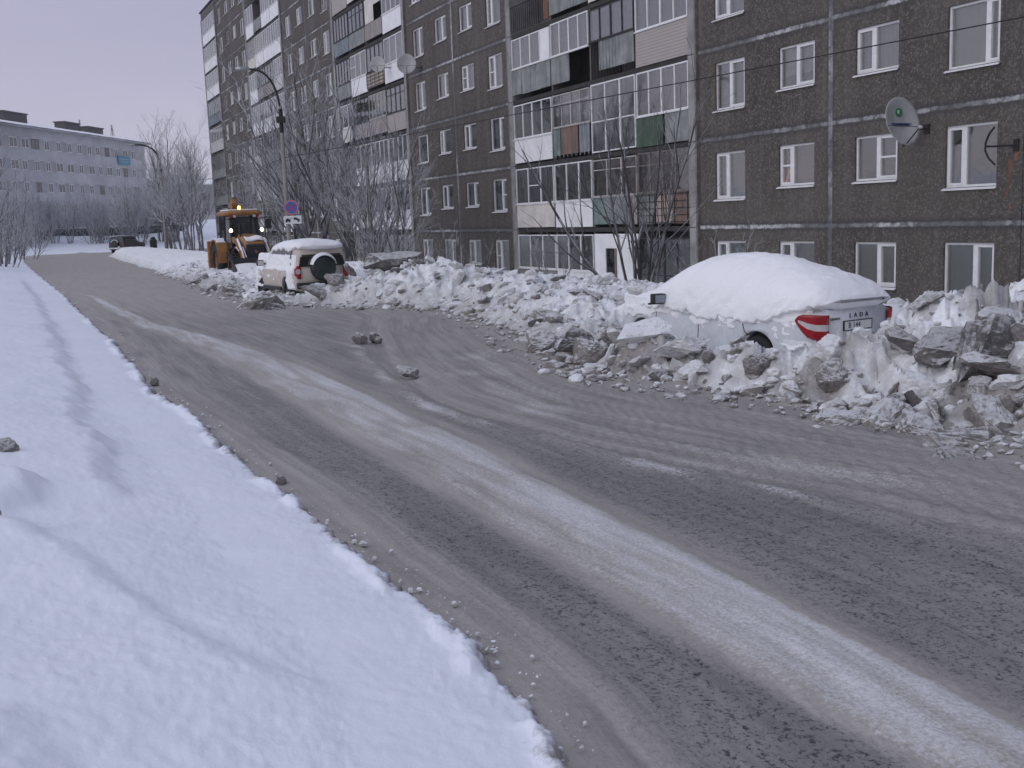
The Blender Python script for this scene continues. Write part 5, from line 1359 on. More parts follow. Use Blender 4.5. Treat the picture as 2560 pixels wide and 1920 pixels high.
def dish(s, z, out, face, tilt, r, label, deco=False, ell=1.08):
    c = fpt(s, z, out); root = empty('satellite_dish', c); tag(root, label, 'satellite dish', 'satellite dishes on the panel block')
    f = Vector((math.cos(face)*math.cos(tilt), math.sin(face)*math.cos(tilt), math.sin(tilt)))
    q = f.to_track_quat('Z', 'Y'); A = q.to_matrix().to_4x4()
    # make local y the up direction
    up = Vector((0,0,1)); yv = (up-f*up.dot(f)).normalized(); xv = yv.cross(f).normalized()
    A = Matrix((xv, yv, f)).transposed().to_4x4()
    S = A @ Matrix.Diagonal((1, ell, 1, 1))
    d = MB(); prof = [(.002, -.0)]+[(r*t, .16*r*t*t*1.2) for t in dense(.1, 1, 10)]+[(r*1.0, .192*r-.012), (r*.985, .16*r), (.002, -.03)]
    d.lathe(prof, 44, M=S, close=False); rf_ = d.build('reflector', M['dish'], root, smooth=True)
    b = MB(); lnb = A @ Vector((0, -r*.55, r*1.0)); bot = A @ Vector((0, -r*1.02, .1*r))
    b.tube([tuple(A @ Vector((0,-r*.3,-.06))), tuple(A @ Vector((0,-r*1.06,-.02))), tuple(bot), tuple(lnb)], .016, 6)
    for sx in (-1, 1): b.tube([tuple(A @ Vector((sx*r*.97, -.22*r, .19*r))), tuple(lnb)], .008, 5)
    b.build('feed_arm', M['iron'], root)
    l = MB(); l.lathe([(.035, -.06), (.04, .02), (.025, .05), (.005, .06)], 12, M=Matrix.Translation(lnb) @ (lnb*-1).to_track_quat('Z', 'Y').to_matrix().to_4x4()); l.build('receiver', M['dish'], root, smooth=True)
    w_ = MB(); wp = fpt(s-.15, z-.18, .0)-c
    w_.tube([tuple(A @ Vector((0,0,-.05))), tuple(A @ Vector((0,-.05,-.25))), tuple(Vector(wp))], .025, 8)
    w_.box(-.1, .1, -.02, .02, -.12, .12, M=Matrix.Translation(wp) @ Matrix.Rotation(ANG-math.pi/2, 4, 'Z')); w_.build('wall_bracket', M['iron'], root)
    if deco:
        zz = lambda t: .192*r*t*t
        text_mesh('WWW.MURMANSAT.RU', r*.165, M['text_blue'], rf_, A @ Matrix.Translation((0, -.06*r*2, .036)), 'lettering', .012)
        g = MB(); n = 20
        g.lathe([(.001,.07),(.17*r,.07),(.19*r,.02)], 22, M=A @ Matrix.Translation((-.03*r, .42*r, .0))); lg = g.build('logo', M['logo_green'], rf_)
        g = MB(); g.poly([tuple(A @ Vector((-.03*r+.10*r*math.cos(t)-.04*r, .42*r+.12*r*math.sin(t)*.8-.02*r, .073))) for t in dense(1.2, 4.4, 12)]); g.build('logo_highlight', M['sign_white'], lg)
    return root
dish(21.13, 4.05, .75, R(-62), R(14), .575, 'large grey satellite dish with blue web address, above a white window', True, 1.06)
dish(61.73, 11.0, .8, R(-92), R(16), .43, 'smaller left-hand satellite dish in front of the glazed loggias', False, 1.1)
dish(56.9, 10.35, .8, R(-84), R(16), .52, 'bigger right-hand satellite dish at the edge of the loggia bay')
# empty iron dish bracket with rust running down the wall
def bracket():
    c = fpt(18.45, HC+1.18, 0); root = empty('dish_bracket', c, ANG-math.pi/2); tag(root, 'empty curved iron bracket on the wall with rust running below', 'bracket')
    b = MB(); b.tube([(.18,-.02,0),(-.18,-.42,.0),(-.26,-.5,.01)], .022, 8); b.box(.1, .24, -.03, -.003, -.14, .14)
    b.tube([(-.02,-.5,.42),(-.16,-.5,.28),(-.26,-.5,.08),(-.26,-.5,-.1),(-.17,-.5,-.26),(.02,-.5,-.42)], .024, 8); b.build('arm', M['iron'], root)
    r = MB()
    rr = random.Random(4)
    for x0, z0, z1, w_ in ((.17,-.02,-.34,.09),(-.03,-.30,-1.15,.05),(.0,-1.3,-1.55,.03)):
        P = [[(x0+sx*w_*(1-.6*t)*rr.uniform(.6, 1.1)+.03*math.sin(5*t), -.004, z0+(z1-z0)*t) for sx in (-1, 1)] for t in dense(0, 1, 9)]
        r.grid(P)
    r.build('rust_stain', M['rust'], root)
bracket()
def wire(name, p0, p1, sag, rad, label, n=24, group=None):
    p0, p1 = Vector(p0), Vector(p1); pts = []
    for k in range(n+1):
        t = k/n; q = p0.lerp(p1, t); q.z -= sag*4*t*(1-t); pts.append(tuple(q))
    mb = MB(); mb.tube(pts, rad, 5); o = mb.build(name, M['iron'], None, smooth=True); tag(o, label, 'cable', group); return o
wire('overhead_cable', (13.4,14.2,5.35), (-8.95,45.6,4.85), .02, .013, 'black overhead cable slanting across the windows of the block')
wire('overhead_cable', (-8.95,45.6,4.85), (-34.6,112.6,8.4), 1.0, .012, 'thin dark cable strung between the two street lamps')
wire('overhead_cable', (-70,95,41), (8,60,41.5), .9, .012, 'faint upper wire crossing the empty sky', group='wires in the sky')
wire('overhead_cable', (-80,140,37), (-5,70,43), 1.2, .012, 'faint lower wire crossing the empty sky', group='wires in the sky')
# dark low fence, bin at the far side
def fence():
    root = empty('fence', (-62, 136, 1.2), R(6)); tag(root, 'low dark green fence below the trees, capped with snow', 'fence')
    b = MB(); b.box(0, 22, -.05, .05, .2, 1.6); b.build('board', simple('dark_green_boards', (.04, .06, .055), .8, var=.3), root)
    for k in range(9):
        p = MB(); p.box(2.7*k-.06, 2.7*k+.06, -.12, -.055, -1, 1.7); p.build('post', M['iron'], root)
    s_ = MB(); s_.box(-.1, 22.1, -.13, .13, 1.602, 1.70); s_.build('snow_cap', M['snow'], root, bevel=.03)
fence()
b = MB(); b.lathe([(.33, -.3), (.36, .75), (.30, .80), (.2, 1.05), (.01, 1.1)], 14); o = b.build('litter_bin', M['iron']); o.location = (-35.8, 112.2, .45); tag(o, 'small dark bin standing in the snow left of the distant lamp post', 'bin')

# ------------------------------------------------------------------ trees
def tubes_np(P0, P1, R0, R1, n=3):
    D = P1-P0; L = np.linalg.norm(D, axis=1, keepdims=True)+1e-9; D = D/L
    ref = np.where(np.abs(D[:, 2:3]) > .9, np.array([[1., 0, 0]]), np.array([[0., 0, 1]]))
    A = np.cross(D, ref); A /= np.linalg.norm(A, axis=1, keepdims=True)+1e-9; B = np.cross(A, D)
    t = 2*np.pi*np.arange(n)/n; c = np.cos(t)[None, :, None]; s = np.sin(t)[None, :, None]
    off = A[:, None]*c+B[:, None]*s
    V = np.concatenate([P0[:, None]+off*R0[:, None, None], P1[:, None]+off*R1[:, None, None]], 1).reshape(-1, 3)
    i = np.arange(len(P0))[:, None]*2*n; j = np.arange(n)[None]; k = (j+1) % n
    F = np.stack([i+j, i+k, i+k+n, i+j+n], -1).reshape(-1, 4)
    return V, F
def grow(seed, stems=5, height=7.5, spread=.35, r0=.10, levels=4, dens=1.0, droop=0.0, up=.06, lean=(0, 0), base_r=.4, twl=1.0, first=.12, fine=1.0):
    """list of segments with level: several leaning stems that fork upwards into fine twigs"""
    r = random.Random(seed); segs = []
    def branch(p, d, L, rad, lev):
        n = max(3, int(L/(.32 if lev < 2 else .20))); n = min(n, 14); st = L/n; q = Vector(p); dd = Vector(d)
        wob = (.06, .10, .15, .2, .22)[min(lev, 4)]
        for k in range(n):
            t = k/n
            dd = (dd+Vector((r.uniform(-1,1), r.uniform(-1,1), r.uniform(-.6,.6)))*wob+Vector((0,0,up-(droop*t if lev > 1 else 0)))).normalized()
            e = q+dd*st; ra = rad*(1-.75*t); rb = rad*(1-.75*(t+1/n))
            segs.append((q.copy(), e.copy(), max(ra, .0045), max(rb, .0035), lev))
            if lev < levels:
                pr = (0, 1.0, 1.15, 1.1, fine)[min(lev+1, 4)]*dens*(.5 if lev == 0 and t < first else 1)
                if t >= (first if lev == 0 else .15):
                    cnt = int(pr)+(1 if r.random() < pr-int(pr) else 0)
                    for _ in range(cnt):
                        ax = dd.cross(Vector((r.uniform(-1,1), r.uniform(-1,1), r.uniform(-1,1)))).normalized()
                        an = r.uniform(.35, .85); cd = Matrix.Rotation(an, 3, ax) @ dd
                        cl = L*(1-.62*t)*r.uniform(.32, .58)*(twl if lev >= 2 else 1)
                        if cl > .16: branch(e, cd, cl, max(rb*.62, .004), lev+1)
            q = e
    for k in range(stems):
        a = 2*math.pi*k/stems+r.uniform(-.5, .5); sp_ = spread*r.uniform(.3, 1.2) if stems > 1 else spread*.2
        d = Vector((math.cos(a)*sp_+lean[0], math.sin(a)*sp_+lean[1], 1)).normalized()
        br = base_r*r.uniform(.2, 1) if stems > 1 else 0
        if stems > 1: segs.append((Vector((0, 0, -.7)), Vector((math.cos(a)*br, math.sin(a)*br, -.4)), r0*.9, r0*.9, 0))
        branch(Vector((math.cos(a)*br, math.sin(a)*br, -.4)), d, height*r.uniform(.75, 1.0), r0*r.uniform(.7, 1.1), 0)
    return segs
TREEMESH = {}
def tree_mesh(key, thick=1.0, **kw):
    segs = grow(**kw)
    out = []
    for lv, n, nm in (((0, 1), 6, 'trunk'), ((2, 3, 4, 5), 3, 'crown')):
        S = [s for s in segs if s[4] in lv]
        V, F = tubes_np(np.array([s[0] for s in S]), np.array([s[1] for s in S]), np.array([s[2] for s in S])*(1 if nm == 'trunk' else thick), np.array([s[3] for s in S])*(1 if nm == 'trunk' else thick), n)
        out.append((nm, V, F))
    TREEMESH[key] = dict(parts=out, n=len(segs), me={})
    return len(segs)
def tree(key, loc, rz=0, sc=1.0, label='', group=None, far=False, cat='tree', szz=1.0, name='bare_tree'):
    T = TREEMESH[key]; root = empty(name, loc, rz); root.scale = (sc, sc, sc*szz)
    tag(root, label, cat, group)
    for nm, V, F in T['parts']:
        mat = M['twig_dark'] if key == 'small' else M[('bark' if nm == 'trunk' else 'twig')+('_far' if far else '')]
        kk = (nm, far)
        if kk not in T['me']:
            o = np_mesh(nm, V, F, mat, root, smooth=True); T['me'][kk] = o.data
        else: link(nm, T['me'][kk], root)
    return root
def gz(x, y):
    o = DF-(x*NV[0]+y*NV[1]); return float(HR(np.array([x]), np.array([y]))[0][0])
tree_mesh('near_a', .85, seed=2, stems=8, height=9.0, spread=.30, r0=.105, dens=1.0, lean=(-.13, 0), base_r=.9, fine=1.9, twl=1.15)
tree_mesh('near_b', .85, seed=5, stems=6, height=8.2, spread=.33, r0=.095, dens=1.0, lean=(-.10, 0), base_r=.7, fine=1.9, twl=1.15)
tree_mesh('small', 1.0, seed=9, stems=7, height=4.9, spread=.72, r0=.048, dens=.80, up=.03, base_r=.35, first=.05)
tree_mesh('bush', 1.0, seed=12, stems=9, height=2.5, spread=.75, r0=.026, levels=3, dens=1.05, base_r=.8, first=.02)
tree_mesh('far_a', 2.2, seed=15, stems=7, height=12, spread=.24, r0=.12, dens=.9, base_r=.9, levels=4)
tree_mesh('far_b', 2.2, seed=17, stems=5, height=12.5, spread=.30, r0=.14, dens=.92, base_r=.6, levels=4)
tree_mesh('far_c', 2.0, seed=19, stems=3, height=13, spread=.16, r0=.15, dens=1.0, base_r=.3, levels=4)
tree_mesh('thicket', 2.0, seed=22, stems=12, height=5.2, spread=.55, r0=.06, levels=3, dens=1.05, base_r=1.6, first=.02)
NG = 'bare trees between the road and the block'
for key, x, y, rz, sc, lab in (
    ('near_a', -8.0, 52.0, .2, 1.22, 'bare leaning tree with many dark stems, just right of the sign post'),
    ('near_b', -10.6, 55.0, 2.2, .95, 'bare tree behind the signs, left of the leaning clump'),
    ('near_a', -6.6, 49.5, 3.3, .80, 'bare many-stemmed tree directly behind the beige car'),
    ('near_b', -5.2, 47.0, 4.4, .85, 'thinner bare tree on the right side of the clump, before the loggias'),
    ('near_b', -13.4, 60.0, 1.2, .72, 'bare tree behind the backhoe loader, nearest to the block')
    ):
    tree(key, (x, y, min(.3, gz(x, y))), rz, sc, lab, NG)
tree('small', (2.95, 24.6, gz(2.95, 24.6)), .7, 1.08, 'small dark bare tree with spreading branches behind the white saloon', None)
for x, y, rz, sc, lab in ((-3.4,41.0,0,1.0,'leafless bush before the block, nearest the tree clump'),(-1.6,38.5,1.4,.85,'leafless bush in front of the dark wall, right of the tallest bush'),(-4.6,44.0,2.2,1.15,'tallest leafless bush, tangled against the loggia bay'),(4.6,22.8,3.1,.7,'sparse twiggy bush right behind the roof of the white saloon'),(1.2,27.0,4.0,.55,'short twiggy bush left of the small dark tree')):
    tree('bush', (x, y, gz(x, y)), rz, sc, lab, 'leafless bushes before the block', cat='bush', name='bush')
rt = random.Random(31)
GR = 'frosted trees of the grove at the bend'
GL = 'bare frosted tree standing in the grove in front of the pale block'
def far_ground(x, y):
    return float(HL(np.array([x]), np.array([y]))[0][0])
row = []
for k in range(40):
    px = 30+450*(k+.5)/40+rt.uniform(-14, 14); Y = rt.uniform(127, 146)
    row.append((px, Y))
for px, Y in row:
    key = rt.choice(('far_a', 'far_a', 'far_b', 'thicket'))
    x = (px-1280)/2738*Y
    tree(key, (x, Y, 1.0), rt.uniform(0, 6.28), (.44+.12*rt.random()+max(0, px-330)*.002)*(1.0 if key != 'thicket' else 1.5), GL, GR, True)
for px, Y, key, sc, lab in ((452,118,'far_c',1.0,'tall hoar-white tree beside the distant lamp, tallest of the grove'),(478,104,'far_b',.85,'dark-trunked frosted tree left of the backhoe loader'),(500,98,'far_a',.78,'frosted tree against the end of the panel block'),(345,126,'far_b',.62,'low frosted tree between the lamp and the black car'),(525,104,'far_c',.72,'pale frosted tree just left of the corner of the panel block')):
    x = (px-1280)/2738*Y; tree(key, (x, Y, .4), rt.uniform(0, 6.28), sc, lab, GR, True)
for px, Y, key, sc, lab in ((-25,62,'near_b',.95,'dark bare tree leaning in from the left edge above the bank'),(30,78,'near_a',.80,'bare tree at the left edge, behind the leaning one'),(-60,84,'near_b',1.1,'tall bare tree whose top twigs reach over the pale block at the left edge'),(70,100,'thicket',1.0,'bare thicket on the left bank near the bend'),(20,70,'thicket',.75,'low bare thicket on top of the left bank')):
    x = (px-1280)/2738*Y; tree(key, (x, Y, far_ground(x, Y)-.1), rt.uniform(0, 6.28), sc, lab, 'bare trees on the left bank', Y > 75)

print('SEGS', {k: v['n'] for k, v in TREEMESH.items()})
# ------------------------------------------------------------------ ice slabs and lumps thrown up by the plough
def chunk_mesh(seed, a, b, c, npts=26, rough=.05, sub=3):
    """angular block: hull of points in a slab, corners knocked off, faces broken up by noise"""
    r = random.Random(seed); bm = bmesh.new()
    for _ in range(npts):
        v = Vector((r.gauss(0, 1), r.gauss(0, 1), r.gauss(0, 1))); m = max(abs(v.x), abs(v.y), abs(v.z)); l = v.length
        v = v/(m*.62+l*.38)
        bm.verts.new((v.x*a, v.y*b, v.z*c))
    res = bmesh.ops.convex_hull(bm, input=bm.verts)
    bmesh.ops.delete(bm, geom=[e for e in res['geom_interior'] if isinstance(e, bmesh.types.BMVert)], context='VERTS')
    bmesh.ops.delete(bm, geom=[v for v in bm.verts if not v.link_faces], context='VERTS')
    bmesh.ops.triangulate(bm, faces=bm.faces)
    for _ in range(sub): bmesh.ops.subdivide_edges(bm, edges=bm.edges, cuts=1, use_grid_fill=True)
    P = np.array([v.co for v in bm.verts]); s = 1/(max(a, b, c))
    d = sum((fbm(P[:, i]*f*s+seed, P[:, (i+1) % 3]*f*s+seed*1.7+P[:, (i+2) % 3]*f*s*.7, 3, seed+i)-.5)*w_ for i in range(3) for f, w_ in ((2.2, .6), (6, .40), (15, .28)))
    bm.normal_update()
    for v, k in zip(bm.verts, d): v.co += v.normal*float(k)*rough*max(a, b, c)
    bmesh.ops.recalc_face_normals(bm, faces=bm.faces)
    me = bpy.data.meshes.new('ice_block'); bm.to_mesh(me); bm.free(); return me
CH = {}
def chunk_kind(key, mat, specs):
    L = []
    for i, (a, b, c, n, ro) in enumerate(specs):
        me = chunk_mesh(hash(key) % 97*0+sum(map(ord, key))+i*13, a, b, c, n, ro); me.materials.append(M[mat]); L.append(me)
    CH[key] = L
chunk_kind('slab', 'ice_grey', [(.5,.36,.10,16,.10),(.5,.30,.12,14,.12),(.45,.42,.09,20,.10),(.5,.38,.15,18,.12)])
chunk_kind('dark', 'ice_dark', [(.5,.36,.22,18,.14),(.5,.42,.15,16,.12),(.45,.40,.32,24,.16)])
chunk_kind('white', 'ice_white', [(.5,.38,.20,18,.12),(.48,.40,.10,16,.10),(.45,.42,.30,26,.16),(.5,.34,.13,14,.12)])
chunk_kind('lump', 'ice_grey', [(.5,.44,.36,30,.18),(.5,.40,.30,26,.20),(.46,.46,.40,34,.18)])
def chunk(key, i, x, y, size, rot, lift=.0, label='', group=None, z=None, name='ice_block'):
    o = link(name, CH[key][i % len(CH[key])])
    if z is None: z = gz(x, y)
    o.location = (x, y, z+lift); o.rotation_euler = rot; o.scale = (size, size, size)
    tag(o, label, 'ice block', group); return o
rc = random.Random(77)
HEAP = 'ice slabs heaped at the right'
# the tall heap at the right: individually placed slabs
for key, i, px, py, Y, sz, rot, lab in (
    ('dark',0, 2480,775,10.9,1.15,(R(72),R(10),R(20)),'tallest upright dark slab on top of the right-hand heap, before the last window'),
    ('dark',1, 2390,760,11.4,.72,(R(15),R(-24),R(40)),'dark tilted slab left of the tallest upright one'),
    ('dark',1, 2300,775,11.8,.60,(R(20),R(25),R(10)),'leftmost dark slab on the crest of the right-hand heap'),
    ('slab',0, 2540,745,11.2,.95,(R(14),R(-18),R(60)),'grey slab at the right edge of the photo, topmost there'),
    ('slab',1, 2530,790,10.6,.85,(R(10),R(16),R(15)),'pale grey slab lying flat below the topmost one at the right edge'),
    ('slab',3, 2430,930,9.4,.80,(R(50),R(-10),R(25)),'grey slab standing on its edge low on the right-hand heap'),
    ('slab',2, 2530,850,9.9,.70,(R(20),R(-30),R(80)),'mid grey slab leaning at the right edge of the heap'),
    ('slab',0, 2370,840,10.4,.62,(R(60),R(20),R(50)),'thin grey slab leaning in the middle of the right-hand heap'),
    ('slab',1, 2480,860,9.8,.58,(R(65),R(-25),R(120)),'small upright slab below the tallest dark one'),
    ('slab',2, 2545,950,8.9,.60,(R(5),R(8),R(30)),'flat pale slab at the right edge, lowest of the heap'),
    ('dark',1, 2440,1000,8.75,.52,(R(38),R(20),R(-25)),'black slab at the foot of the right-hand heap'),
    ('white',2, 2475,1030,8.45,.26,(R(20),R(30),R(10)),'white-topped lump resting against the black slab'),
    ('white',0, 2265,775,12.2,.62,(R(8),R(6),R(20)),'white snow block right behind the boot of the saloon'),
    ('white',2, 2320,830,11.2,.46,(R(10),R(-14),R(70)),'clean white lump right of the snow block by the boot'),
    ('lump',0, 2130,945,10.6,.62,(R(20),R(12),R(30)),'big dirty lump half way down the heap, right of the wheel'),
    ('lump',1, 2250,905,10.4,.66,(R(40),R(-20),R(50)),'dirty lump in the centre of the right-hand heap'),
    ('lump',2, 2330,920,10.0,.52,(R(15),R(35),R(10)),'dirty lump beside the leaning slabs'),
    ('white',2, 2075,985,10.3,.34,(R(30),R(10),R(0)),'pale lump at the foot of the bank below the tail light'),
    ('white',2, 2230,980,9.6,.20,(R(10),R(0),R(30)),'small bright snowball on the slope of the heap')):
    # the pixel only gives the bearing; the block then rests on the snow
    x = (px-1280)/2738*Y; x += -.0387*(py-545)/2738*Y
    chunk(key, i, x, Y, sz, rot, .12*sz, lab, HEAP)
n = 0
while n < 60:
    x = rc.uniform(3.5, 8.2); y = rc.uniform(8.9, 13.2)
    f2, l2 = car_local(np.array(x), np.array(y), LADA)
    if (abs(f2) < 2.6 and abs(l2) < 1.2) or -poly_dist(np.array([x]), np.array([y]), PR)[0][0] < .35: continue
    key = rc.choice(('slab', 'slab', 'slab', 'lump', 'dark', 'white')); sz = rc.uniform(.28, .72)
    chunk(key, rc.randrange(3), x, y, sz, (rc.gauss(0, .7), rc.gauss(0, .7), rc.uniform(0, 6.28)), .10*sz, 'smaller ice slab jumbled among the big ones in the right-hand heap', HEAP); n += 1
# bank along the white car
BK = 'lumps in the bank beside the white saloon'
for key, i, x, y, sz, rot, lift, lab in (
    ('lump',2, .50,17.2,.62,(R(20),R(10),R(30)),.14,'left grey boulder of ice at the tip of the bank by the turning arc'),
    ('dark',0, .90,16.2,.72,(R(50),R(10),R(10)),.16,'large dark boulder between the bank tip and the front wheel'),
    ('lump',2, 1.12,15.4,.55,(R(10),R(40),R(80)),.12,'rounded grey boulder low in front of the front wheel'),
    ('lump',1, 1.6,15.8,.60,(R(20),R(20),R(10)),.14,'brownish lump just behind the dark boulders'),
    ('white',1, 1.75,14.55,.85,(R(14),R(-10),R(20)),.05,'flat white snow block on the bank before the front door'),
    ('white',3, 2.25,13.95,.95,(R(-14),R(12),R(50)),.05,'larger white snow block on the bank before the rear door'),
    ('dark',2, 1.88,13.65,.44,(R(30),R(0),R(20)),-.02,'dark round boulder set in the face of the bank under the white blocks'),
    ('white',0, 1.5,15.0,.45,(R(10),R(15),R(70)),.10,'small white block by the front wheel'),
    ('white',2, 2.72,12.0,.26,(R(30),R(15),R(70)),.0,'white lump at the road edge below the rear wheel'),
    ('white',2, 2.05,12.95,.20,(R(0),R(15),R(10)),.0,'white lump at the road edge below the rear door'),
    ('lump',0, 2.9,12.75,.40,(R(0),R(25),R(50)),.02,'grey lump in the face of the bank below the rear wheel'),
    ('lump',2, 3.55,11.95,.42,(R(40),R(25),R(0)),.02,'grey lump in the bank below the tail light')):
    chunk(key, i, x, y, sz, rot, lift, lab, BK)
n = 0
while n < 58:
    j = rc.randrange(3, 8); t = rc.random(); p = PR[j]*(1-t)+PR[j+1]*t; d = PR[j+1]-PR[j]; nn = np.array([d[1], -d[0]])/np.hypot(*d); q = p+nn*rc.uniform(.35, 1.9)
    f2, l2 = car_local(np.array(q[0]), np.array(q[1]), LADA)
    if abs(f2) < 2.4 and abs(l2) < 1.05: continue
    key = rc.choice(('white', 'white', 'white', 'lump')); sz = rc.uniform(.14, .42)
    chunk(key, rc.randrange(3), q[0], q[1], sz, (rc.gauss(0, .5), rc.gauss(0, .5), rc.uniform(0, 6.28)), .06*sz, 'smaller snow clod in the bank between the road and the white saloon', BK); n += 1
# the heap by the beige car
NK = 'slabs in the heap beside the beige car'
for key, i, x, y, sz, rot, lift, lab in (
    ('lump',0, -6.55,28.95,1.25,(R(25),R(-18),R(10)),.18,'biggest curved slab at the road edge, left end of the heap by the beige car'),
    ('dark',0, -6.05,28.1,.75,(R(40),R(20),R(10)),.10,'dark block leaning against the biggest curved slab'),
    ('slab',0, -5.25,29.6,1.05,(R(20),R(30),R(10)),.30,'long grey slab roofing a dark gap under the tail light'),
    ('slab',3, -4.65,29.5,.58,(R(55),R(-10),R(20)),.32,'grey slab standing below the spare wheel'),
    ('slab',1, -4.25,29.7,.55,(R(70),R(30),R(60)),.28,'pointed grey slab right of the spare wheel'),
    ('dark',1, -3.15,30.6,1.75,(R(12),R(-3),R(12)),.30,'widest dark slab lying on the heap, right of the beige car'),
    ('slab',2, -3.6,29.9,.70,(R(30),R(10),R(50)),.20,'grey slab tucked under the widest dark one'),
    ('dark',2, -2.35,29.4,.42,(R(20),R(10),R(50)),.05,'dark lump at the right end of the heap by the beige car'),
    ('lump',1, -8.9,35.5,.75,(R(20),R(30),R(10)),.15,'rounded grey lump in front of the loader bucket'),
    ('lump',2, -10.3,37.8,.70,(R(0),R(10),R(40)),.12,'grey lump at the road edge left of the smooth snow mound'),
    ('slab',3, -12.3,43.5,.95,(R(20),R(-14),R(10)),.2,'dark topped slab on the rubble left of the loader')):
    chunk(key, i, x, y, sz, rot, lift, lab, NK)
for k in range(3):
    chunk('lump', k, -2.62+.22*k-.1*(k == 2), 19.1-.12*k+.3*(k == 1), (.30,.24,.14)[k], (R(20*k), R(50), R(70*k)), .07, ('grey ice lump standing on the road, left of the pair by the turning arc','grey ice lump leaning on the pair standing on the road','low flat ice lump right behind the pair on the road')[k], 'ice lumps lying on the road', z=.02)
chunk('slab', 3, -1.42, 14.8, .34, (R(25), R(10), R(20)), .06, 'lone grey ice lump lying on the turning arc', 'ice lumps lying on the road', z=.02)
for x, y, s, lab in ((-5.0,14.95,.13,'dirty lump at the verge, farther of the two standing on the snow edge'),(-2.02,8.85,.10,'pointed dirty lump standing on the snow edge nearest the camera')):
    chunk('lump', 2, x+.08, y, s, (R(70), R(10), R(20)), .05, lab, 'dirty lumps on the verge', z=float(HL(np.array([x]), np.array([y]))[0][0])*.3)
for x, y, s, lab in ((-4.12,8.75,.17,'dirty lump in the near snow bank, farther of two at the left edge'),(-3.42,6.9,.15,'dirty lump in the near snow bank, nearer of two at the left edge')):
    chunk('lump', 2, x, y, s, (R(30), R(20), R(50)), .02, lab, 'dirty lumps at the left edge', z=float(HL(np.array([x]), np.array([y]))[0][0]))
# broken plates over the field, shared label
FL = 'broken snow plates on the field'
n = 0
while n < 120:
    y = rc.uniform(16.5, 32); o = rc.uniform(9.6, 13.4)
    # along the facade: point at distance y with clearance o from the wall
    x = (DF-o-NV[1]*y)/NV[0]
    f1, l1 = car_local(np.array(x), np.array(y), NIVA); f2, l2 = car_local(np.array(x), np.array(y), LADA)
    if (abs(f1) < 2.4 and abs(l1) < 1.3) or (abs(f2) < 2.7 and abs(l2) < 1.4) : continue
    if -poly_dist(np.array([x]), np.array([y]), PR)[0][0] < .5: continue
    key = rc.choice(('white', 'white', 'white', 'white', 'slab')); sz = rc.uniform(.22, .55)*(1.25 if key == 'slab' else 1)
    lab = 'whitish broken plate of packed snow in the rubble before the block' if key == 'white' else 'greyish broken plate of packed snow in the rubble before the block'
    chunk(key, rc.randrange(4), x, y, sz, (rc.gauss(0, .38), rc.gauss(0, .38), rc.uniform(0, 6.28)), .05*sz, lab, FL, name='snow_plate')
    n += 1
# fine crumbs along the foot of the banks: far too many to count, one object
V = []; F = []
base = [np.array([v.co for v in CH[k][i].vertices]) for k in ('lump', 'white') for i in range(3)]
def low(seed):
    r = random.Random(seed); bm = bmesh.new()
    for _ in range(10):
        v = Vector((r.gauss(0,1), r.gauss(0,1), r.gauss(0,1))).normalized()*r.uniform(.75, 1); bm.verts.new(v*.5)
    res = bmesh.ops.convex_hull(bm, input=bm.verts)
    bmesh.ops.delete(bm, geom=[v for v in bm.verts if not v.link_faces], context='VERTS'); bmesh.ops.triangulate(bm, faces=bm.faces)
    bm.verts.ensure_lookup_table(); bm.verts.index_update()
    r_ = (np.array([v.co for v in bm.verts]), np.array([[v.index for v in f.verts] for f in bm.faces])); bm.free(); return r_
def clod(seed):
    bm = bmesh.new(); bmesh.ops.create_icosphere(bm, subdivisions=2, radius=.5)
    P = np.array([v.co for v in bm.verts]); d = sum((fbm(P[:, i]*f+seed*3.1, P[:, (i+1) % 3]*f+P[:, (i+2) % 3]*f*.8+seed, 3, seed+i)-.5)*w_ for i in range(3) for f, w_ in ((2.2, .30), (6, .18)))
    P = P*(1+d[:, None]*1.1)*np.array([1, .85, .7])
    r_ = (P, np.array([[v.index for v in f.verts] for f in bm.faces])); bm.free(); return r_
LOW = [low(k) if k % 3 == 0 else clod(k) for k in range(9)]
cr_ = np.random.default_rng(5); off = 0; seglen = np.hypot(*(PR[1:]-PR[:-1]).T)
WHITE = []
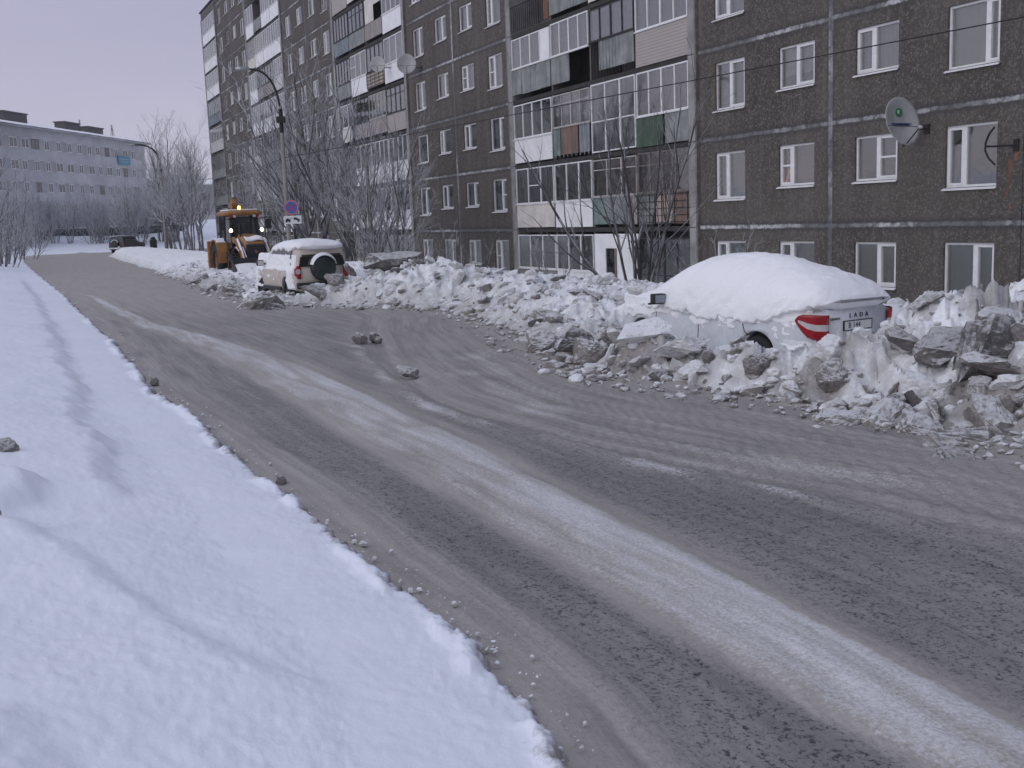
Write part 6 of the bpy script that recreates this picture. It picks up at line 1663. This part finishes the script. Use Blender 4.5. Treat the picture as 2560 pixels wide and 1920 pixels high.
for k in range(4200):
    j = cr_.choice(np.arange(1, 17), p=(seglen[1:17]/seglen[1:17].sum())**.5/((seglen[1:17]/seglen[1:17].sum())**.5).sum()); t = cr_.random()
    p = PR[j]*(1-t)+PR[j+1]*t; d = PR[j+1]-PR[j]; nrm = np.array([d[1], -d[0]])/np.hypot(*d)
    e = cr_.gamma(1.5, .8)-.45 if j < 8 else cr_.gamma(1.6, 1.3)-.4
    q = p+nrm*e
    if np.hypot(*q) > 60: continue
    size = float(np.clip(cr_.gamma(1.1, .075), .02, .42))*(1 if e > 0 else .6)
    v, f = LOW[k % 9]; a = cr_.uniform(0, 6.28, 3); Rm = np.array(Matrix.Rotation(a[0], 3, 'X') @ Matrix.Rotation(a[1], 3, 'Z'))
    WHITE.append(cr_.random() < (.15 if e < .5 else .5 if e < 1.3 else .9))
    V.append((v @ Rm.T)*size*np.array([1, 1, .75])+np.array([q[0], q[1], 0])); F.append(f)
NB = len(V)
segl = np.hypot(*(PL[1:]-PL[:-1]).T)
for k in range(420):
    j = cr_.choice(np.arange(3, 18)); t = cr_.random(); p = PL[j]*(1-t)+PL[j+1]*t; d = PL[j+1]-PL[j]; nrm = np.array([d[1], -d[0]])/np.hypot(*d)
    q = p+nrm*(cr_.normal(.03, .07)+.02); size = float(np.clip(cr_.gamma(1.2, .009), .006, .045))*(1+.04*q[1])
    v, f = LOW[k % 9]; a = cr_.uniform(0, 6.28, 3); Rm = np.array(Matrix.Rotation(a[0], 3, 'X') @ Matrix.Rotation(a[1], 3, 'Z'))
    V.append((v @ Rm.T)*size+np.array([q[0], q[1], .02])); F.append(f)
cent = np.array([v.mean(0) for v in V[:NB]]); hh = np.maximum(HR(cent[:, 0], cent[:, 1])[0], 0)
for v, h_ in zip(V, hh): v[:, 2] += h_+.012
for nm, mt, sel, lab in (('snow_crumbs', 'ice_white', lambda k: k >= NB or WHITE[k], 'white crumbs of snow strewn over the banks'), ('ice_rubble', 'ice_grey', lambda k: k < NB and not WHITE[k], 'dirty ice rubble strewn over the banks')):
    vv = []; ff = []; off = 0
    for k in range(len(V)):
        if not sel(k): continue
        vv.append(V[k]); ff.append(F[k]+off); off += len(V[k])
    o = np_mesh(nm, np.concatenate(vv), np.concatenate(ff), M[mt], smooth=False); tag(o, lab, nm.replace('_', ' '), kind='stuff')
